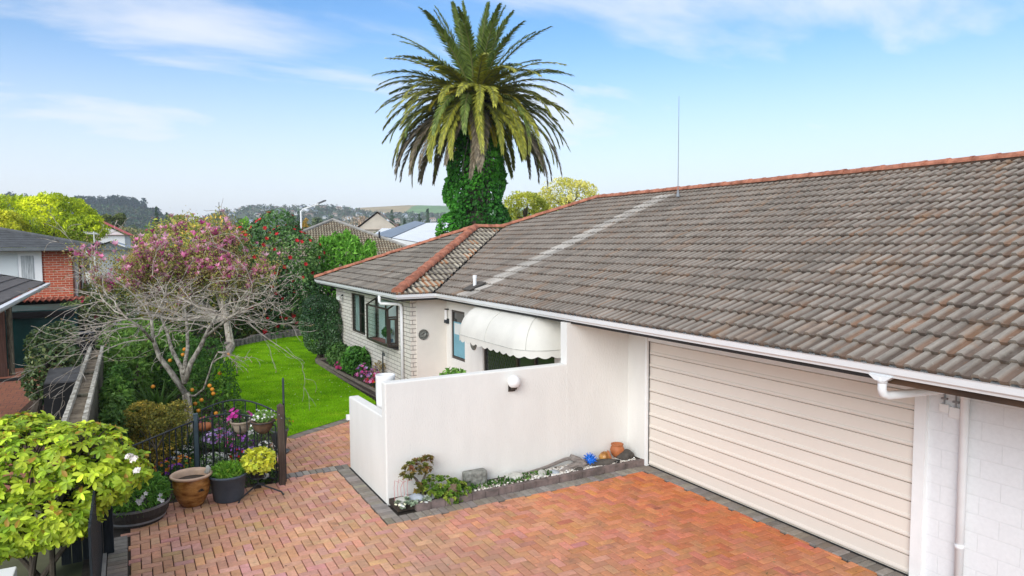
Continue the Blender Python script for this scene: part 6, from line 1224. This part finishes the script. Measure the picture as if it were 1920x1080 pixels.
for i, (px, yt, w, D, c_, lab) in enumerate([(655, 400, 60, 150, [(.22, .17, .12), (.35, .28, .2)], 'bare brownish tree left of the distant cream gable'), (690, 402, 40, 150, [(.24, .18, .13), (.38, .3, .22)], 'second bare brownish tree beside the cream gable'), (740, 418, 30, 150, [(.25, .17, .13), (.35, .25, .18)], 'rusty bare tree in front of the conifers'), (762, 420, 26, 140, [(.16, .2, .04), (.25, .3, .06)], 'small lime green tree by the pale industrial roof'), (572, 408, 20, 120, [(.15, .13, .02), (.35, .2, .03)], 'small autumn coloured tree left of the street lamp'), (372, 402, 60, 130, [(.20, .15, .09), (.30, .22, .14)], 'brown bare tree left of the camellia'), (255, 425, 70, 100, [(.13, .13, .05), (.22, .2, .09)], 'olive bare tree behind the magnolia top'), (455, 405, 26, 70, [(.1, .22, .02), (.2, .38, .03)], 'bright lime tree top between magnolia and camellia')]):
    tree('bare_crown_tree' if i < 3 or i in (5, 6) else 'small_tree', lab, px, yt, 455, w, D, c_, 900, D/420, seed=60+i, gap=-.5, blobs=5)
for k in range(16):
    px = 300+k*34+random.Random(k).uniform(-10, 10); yt = 425+random.Random(k+50).uniform(-3, 6)
    tree('suburb_tree', 'low green tree in the belt behind the neighbouring gardens', px, yt, 460, 44, 95+5*(k % 4), [(.05, .08, .03), (.12, .15, .05)], 700, .38, group='low trees behind the neighbouring gardens', seed=90+k, blobs=4)
for k in range(8):
    px = -20+k*30; tree('suburb_tree', 'hazy tree in the belt at the foot of the wooded hill', px+140, 418+(k % 3)*4, 460, 40, 230, [(.05, .075, .04), (.10, .13, .06)], 500, .8, group='trees at the foot of the wooded hill', seed=120+k, blobs=4)
# pine plantation on the ridge
rd = random.Random(77); P = []; C = []; N_ = []; tb = MB()
for i in range(230):
    px = rd.uniform(-120, 55) if i % 4 == 0 else rd.uniform(143, 300); r = 900+rd.uniform(-25, 60); yc = crL(px); zc_ = zL(px, r)-.5; d = ray(px, 457)
    hgt = rd.uniform(12, 19) if px < 275 else rd.uniform(7, 11)
    X_, Y_ = d.x*r, d.y*r; tb.tube([(X_, Y_, zc_-1), (X_, Y_, zc_+hgt*.8)], .45, 4); c0 = (.025, .05, .035)
    for q in range(70):
        u_ = rd.uniform(.38, 1) if px > 100 else rd.uniform(.1, 1); rr_ = (1.05-u_)*3.6+.8+1.2*math.sin(u_*17+i); a = rd.uniform(0, 6.28); k_ = rd.uniform(.2, 1)**.5*rr_; P.append((X_+math.cos(a)*k_, Y_+math.sin(a)*k_, zc_+hgt*u_)); C.append(tuple(v*math.exp(rd.gauss(0, .25)) for v in c0))
P = np.array(P); pl = leaves('pine_plantation', P, rdir(len(P))*[1, 1, .5], rdir(len(P)), 2.4, 1.6, np.array(C), 'distant'); tag(pl, kind='stuff'); tbo = tb.build('pine_trunks', 'bark_dark'); tag(tbo, kind='stuff')
def slopewood(name, zfn, pxr, rr_, n, size, cols, seed, dens=lambda px, r: True, hh=6):
    rd = random.Random(seed); P = []; C = []
    while len(P) < n:
        px = rd.uniform(*pxr); r = rd.uniform(*rr_)
        if not dens(px, r): continue
        z = zfn(px, r); d = ray(px, 457); c = cols[rd.randrange(len(cols))]; h = rd.uniform(.5, 1)*hh
        for q in range(14): P.append((d.x*r+rd.gauss(0, h*.3), d.y*r+rd.gauss(0, h*.3), z+h*rd.uniform(.15, 1))); C.append(tuple(v*math.exp(rd.gauss(0, .2)) for v in c))
    P = np.array(P); return tag(leaves(name, P, rdir(len(P)), rdir(len(P)), size, size*.7, np.array(C), 'distant'), kind='stuff')
slopewood('hill_forest', zL, (60, 420), (640, 920), 14000, 3.2, [(.03, .055, .03), (.045, .075, .035), (.09, .11, .05)], 1)
slopewood('hillside_trees', zR, (380, 850), (720, 1290), 15000, 3.2, [(.05, .08, .04), (.08, .11, .05), (.12, .12, .07)], 2, hh=7)
# houses on the far slopes, too small to show parts
def farhouse(k, wc, rc):
    mb = MB(); mb.cur = 0; mb.box(-6, 6, -4, 4, -2, 3); mb.cur = 1; mb.add([(-6.6, -4.6, 3), (6.6, -4.6, 3), (6.6, 4.6, 3), (-6.6, 4.6, 3), (-4, 0, 5.4), (4, 0, 5.4)], [(0, 1, 5, 4), (1, 2, 5), (2, 3, 4, 5), (3, 0, 4), (3, 2, 1, 0)]); mb.cur = 2
    for x in (-4, -1, 2.6): mb.box(x, x+1.5, -4.05, -4.01, .6, 2.2)
    me = bpy.data.meshes.new('hillside_house'); me.from_pydata(mb.v, [], mb.f); me.polygons.foreach_set('material_index', mb.mi)
    for q in (wc, rc, 'glass_dark'): me.materials.append(M[q])
    return me
fh = [farhouse(0, 'wall_pale', 'roof_grey'), farhouse(1, 'wall_pale', 'roof_white'), farhouse(2, 'wall_cream', 'roof_brown'), farhouse(3, 'wall_pale', 'roof_metal')]
rd = random.Random(10)
for i in range(110):
    px = rd.uniform(425, 830); r = rd.uniform(820, 1230); z = zR(px, r); d = ray(px, 457); o = bpy.data.objects.new('hillside_house', fh[rd.randrange(4)]); COL.objects.link(o); o.location = (d.x*r, d.y*r, z+1.5); o.rotation_euler.z = -YAW+rd.uniform(-.6, .6)+R(180)*0; s_ = rd.uniform(.5, .85); o.scale = (s_, s_, s_)
    tag(o, 'small pale house on the far suburban hillside', 'house', 'houses scattered over the far hillside')
# --- middle distance buildings
def simplehouse(name, label, c, w, d_, h, rh, rot, wm, rm, z=0, wins=2, hip=True, gable=False):
    t = thing(name, label, 'house' if 'house' in name else 'building', (0, 0, 0)); ORG[t] = Vector((0, 0, 0))
    MB().box(-w/2, w/2, -d_/2, d_/2, -.03, h).build('wall', wm, t); e = .4; mb = MB()
    if gable: mb.add([(-w/2-e, -d_/2-e, h), (w/2+e, -d_/2-e, h), (w/2+e, d_/2+e, h), (-w/2-e, d_/2+e, h), (0, -d_/2-e, h+rh), (0, d_/2+e, h+rh)], [(0, 4, 5, 3), (4, 1, 2, 5), (3, 2, 1, 0)]); 
    else: k = min(w, d_)/2; mb.add([(-w/2-e, -d_/2-e, h), (w/2+e, -d_/2-e, h), (w/2+e, d_/2+e, h), (-w/2-e, d_/2+e, h), (-w/2+k, 0, h+rh), (w/2-k, 0, h+rh)], [(0, 1, 5, 4), (1, 2, 5), (2, 3, 4, 5), (3, 0, 4), (3, 2, 1, 0)])
    mb.build('roof', rm, t)
    if gable: MB().add([(-w/2, -d_/2-.02, h-.01), (w/2, -d_/2-.02, h-.01), (0, -d_/2-.02, h+rh*.9)], [(0, 1, 2)]).build('gable', wm, t)
    for k in range(wins): x = -w/2+w*(k+.5)/wins; MB().box(x-.6, x+.6, -d_/2-.04, -d_/2-.01, h*.35, h*.8).build('window', 'glass_dark', t)
    t.location = (c[0], c[1], z); t.rotation_euler.z = rot; return t
p = at(196, 425, 78); simplehouse('red_roofed_house', 'white house with a bright red roof below the dome tree', (p.x-.5, p.y+2), 5.5, 6, 4.85, 1.7, -.1, 'wall_pale', 'roof_red', gable=True)
p = at(213, 470, 62); simplehouse('white_garage', 'white garage with low grey roof at the end of the drive', (p.x, p.y), 3.2, 6, 3.35, .75, -.05, 'wall_pale', 'roof_metal', gable=True, wins=0)
p = at(186, 470, 66); simplehouse('white_house', 'narrow white house wall beside the golden tree', (p.x-.8, p.y+1), 2.6, 6, 3.6, .8, -.05, 'wall_pale', 'roof_grey', wins=1)
sheet('shared_drive', [(-1.2, 27), (.2, 27), (.6, 60), (-2.8, 60)], .0, 'path_pale')
gt_ = thing('timber_gate', 'dark green timber gate panel at the end of the neighbour drive', 'gate', (-1.0, 42, 0))
for k in range(6): x = -1.7+k*.24; MB().box(x, x+.22, 42, 42.04, -.02, 1.4+.02*(k % 2)).build('paling', 'dark_paling', gt_)
nh = thing('tiled_house', 'neighbour house with a weathered brown concrete tiled hip roof', 'house', (11.5, 48, 0)); A = at(624, 414, 46)
def pal_n(a, k, rd): g_ = math.exp(rd.gauss(0, .14)); return tuple(np.array((.38, .34, .25))*g_), tuple(np.array((.17, .14, .10))*g_)
ez = 3.05; tpn_ = .42; Hh = A.z-ez; rn = Hh/tpn_; ang = R(-12); 
e_ = Vector((math.cos(ang), math.sin(ang), 0)); s_ = Vector((-math.sin(ang), math.cos(ang), 0)); C0 = Vector((A.x, A.y, ez))
c_f = C0-s_*rn
cl = lambda p, d: ((p.x, p.y, 0), (d.x, d.y, 0))
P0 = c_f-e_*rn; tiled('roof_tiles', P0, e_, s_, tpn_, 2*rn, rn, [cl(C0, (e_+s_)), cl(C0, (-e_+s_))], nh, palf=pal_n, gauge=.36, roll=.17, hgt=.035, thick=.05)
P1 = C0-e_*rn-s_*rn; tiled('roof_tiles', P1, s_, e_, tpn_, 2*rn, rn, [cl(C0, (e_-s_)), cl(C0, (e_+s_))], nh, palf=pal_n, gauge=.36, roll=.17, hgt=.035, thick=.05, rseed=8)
P2 = C0+e_*rn-s_*rn; mb = MB(); mb.add([P2, P2+s_*2*rn, C0+Vector((0, 0, Hh))], [(0, 1, 2)]); mb.add([C0-e_*rn+s_*rn, C0+e_*rn+s_*rn, C0+Vector((0, 0, Hh))], [(1, 0, 2)]); mb.build('rear_roof', 'roof_brown', nh)
Ap = C0+Vector((0, 0, Hh+.08)); mb = MB()
for q in (C0+e_*rn-s_*rn, C0-e_*rn-s_*rn, C0-e_*rn+s_*rn): mb.tube([q+Vector((0, 0, .08)), Ap], .11, 6)
mb.build('ridge_cap', 'concrete', nh); mb = MB(); w2 = rn-.5
mb.obox(C0+Vector((0, 0, -ez/2)), e_*w2, s_*w2, (0, 0, ez/2)); mb.build('wall', 'wall_cream', nh)
MB().tube([C0+e_*rn*.5-s_*rn*.55+Vector((0, 0, Hh*.45)), C0+e_*rn*.5-s_*rn*.55+Vector((0, 0, Hh*.45+.5))], .05, 6).build('vent_pipe', 'rubber', nh)
# industrial roofs
def shed(name, label, pts, zlow, rm, base):
    t = thing(name, label, 'building', base); V = [tuple(p) for p in pts]; n_ = len(V); mb = MB(); mb.add(V, [tuple(range(n_))]); mb.build('roof', rm, t); mb = MB()
    for i in range(n_): a, b = V[i], V[(i+1) % n_]; mb.add([(a[0], a[1], 0), (b[0], b[1], 0), (b[0], b[1], b[2]-.05), (a[0], a[1], a[2]-.05)], [(0, 1, 2, 3)])
    mb.build('wall', 'wall_pale', t); return t
shed('white_roofed_building', 'large white metal roofed building behind the tiled neighbour roof', [at(735, 446, 62), at(800, 418, 88), at(880, 415, 90), at(880, 470, 62)], 0, 'roof_white', (25, 65, 0))
shed('grey_roofed_building', 'long blue-grey metal roof running back beside the white one', [at(700, 440, 62.5), at(733, 445.5, 62.5), at(798, 417.5, 89), at(778, 414, 95)], 0, 'roof_metal', (22, 70, 0))
shed('white_flat_building', 'low white flat roofed building left of the grey metal roof', [at(700, 440, 90), at(740, 431, 90), at(745, 428, 100), at(716, 428, 100)], 0, 'roof_white', (32, 80, 0))
p = at(712, 430, 120); simplehouse('cream_gabled_house', 'cream gabled house beyond the white flat roof', (p.x, p.y), 7, 8, 6.0, 3.0, -.4, 'wall_cream', 'roof_brown', gable=True)
# street lamps
for (px, yb, yt, D, hx, lab) in ((565, 440, 404, 62, 603, 'white street lamp with a long curved arm against the sky'),):
    t = thing('street_lamp', lab, 'street lamp', (at(px, 450, D).x, at(px, 450, D).y, 0)); b = at(px, 440, D); top = at(px, 396, D); mid = at(582, 388, D); head = at(598, 381, D)
    MB().tube([(b.x, b.y, 0), (b.x, b.y, top.z), top.lerp(mid, .3)+Vector((0, 0, .12)), mid, head], [.10, .07, .05, .04, .035], 7).build('pole', 'paint_white', t); d = (head-mid).normalized(); MB().obox(head+d*.25, d*.35, (.08, -.12, 0), (0, 0, .05)).build('lamp_head', 'roof_grey', t)
mt = thing('radio_mast', 'thin radio mast on the skyline above a round hazy tree', 'mast', (at(411, 400, 420).x, at(411, 400, 420).y, 0)); q = at(411, 400, 421); MB().tube([(q.x, q.y, 0), (q.x, q.y, at(411, 379, 421).z)], .25, 5).build('pole', 'metal_grey', mt)
# tv aerial on the brick house
ta = thing('tv_aerial', 'white television aerial behind the brick house roof', 'aerial', (at(175, 450, 45).x, at(175, 450, 45).y, 0)); q = at(176, 437, 45); mb = MB(); mb.tube([(q.x, q.y, 0), (q.x, q.y, q.z+.1)], .03, 5); a = at(160, 437, 45); b = at(183, 438, 45); mb.tube([a, b], .025, 4)
for k in range(9): c = a.lerp(b, k/8); mb.tube([c+Vector((.1, .2, -.08)), c+Vector((-.1, -.2, .08))], .015, 4)
mb.build('mast', 'paint_white', ta)
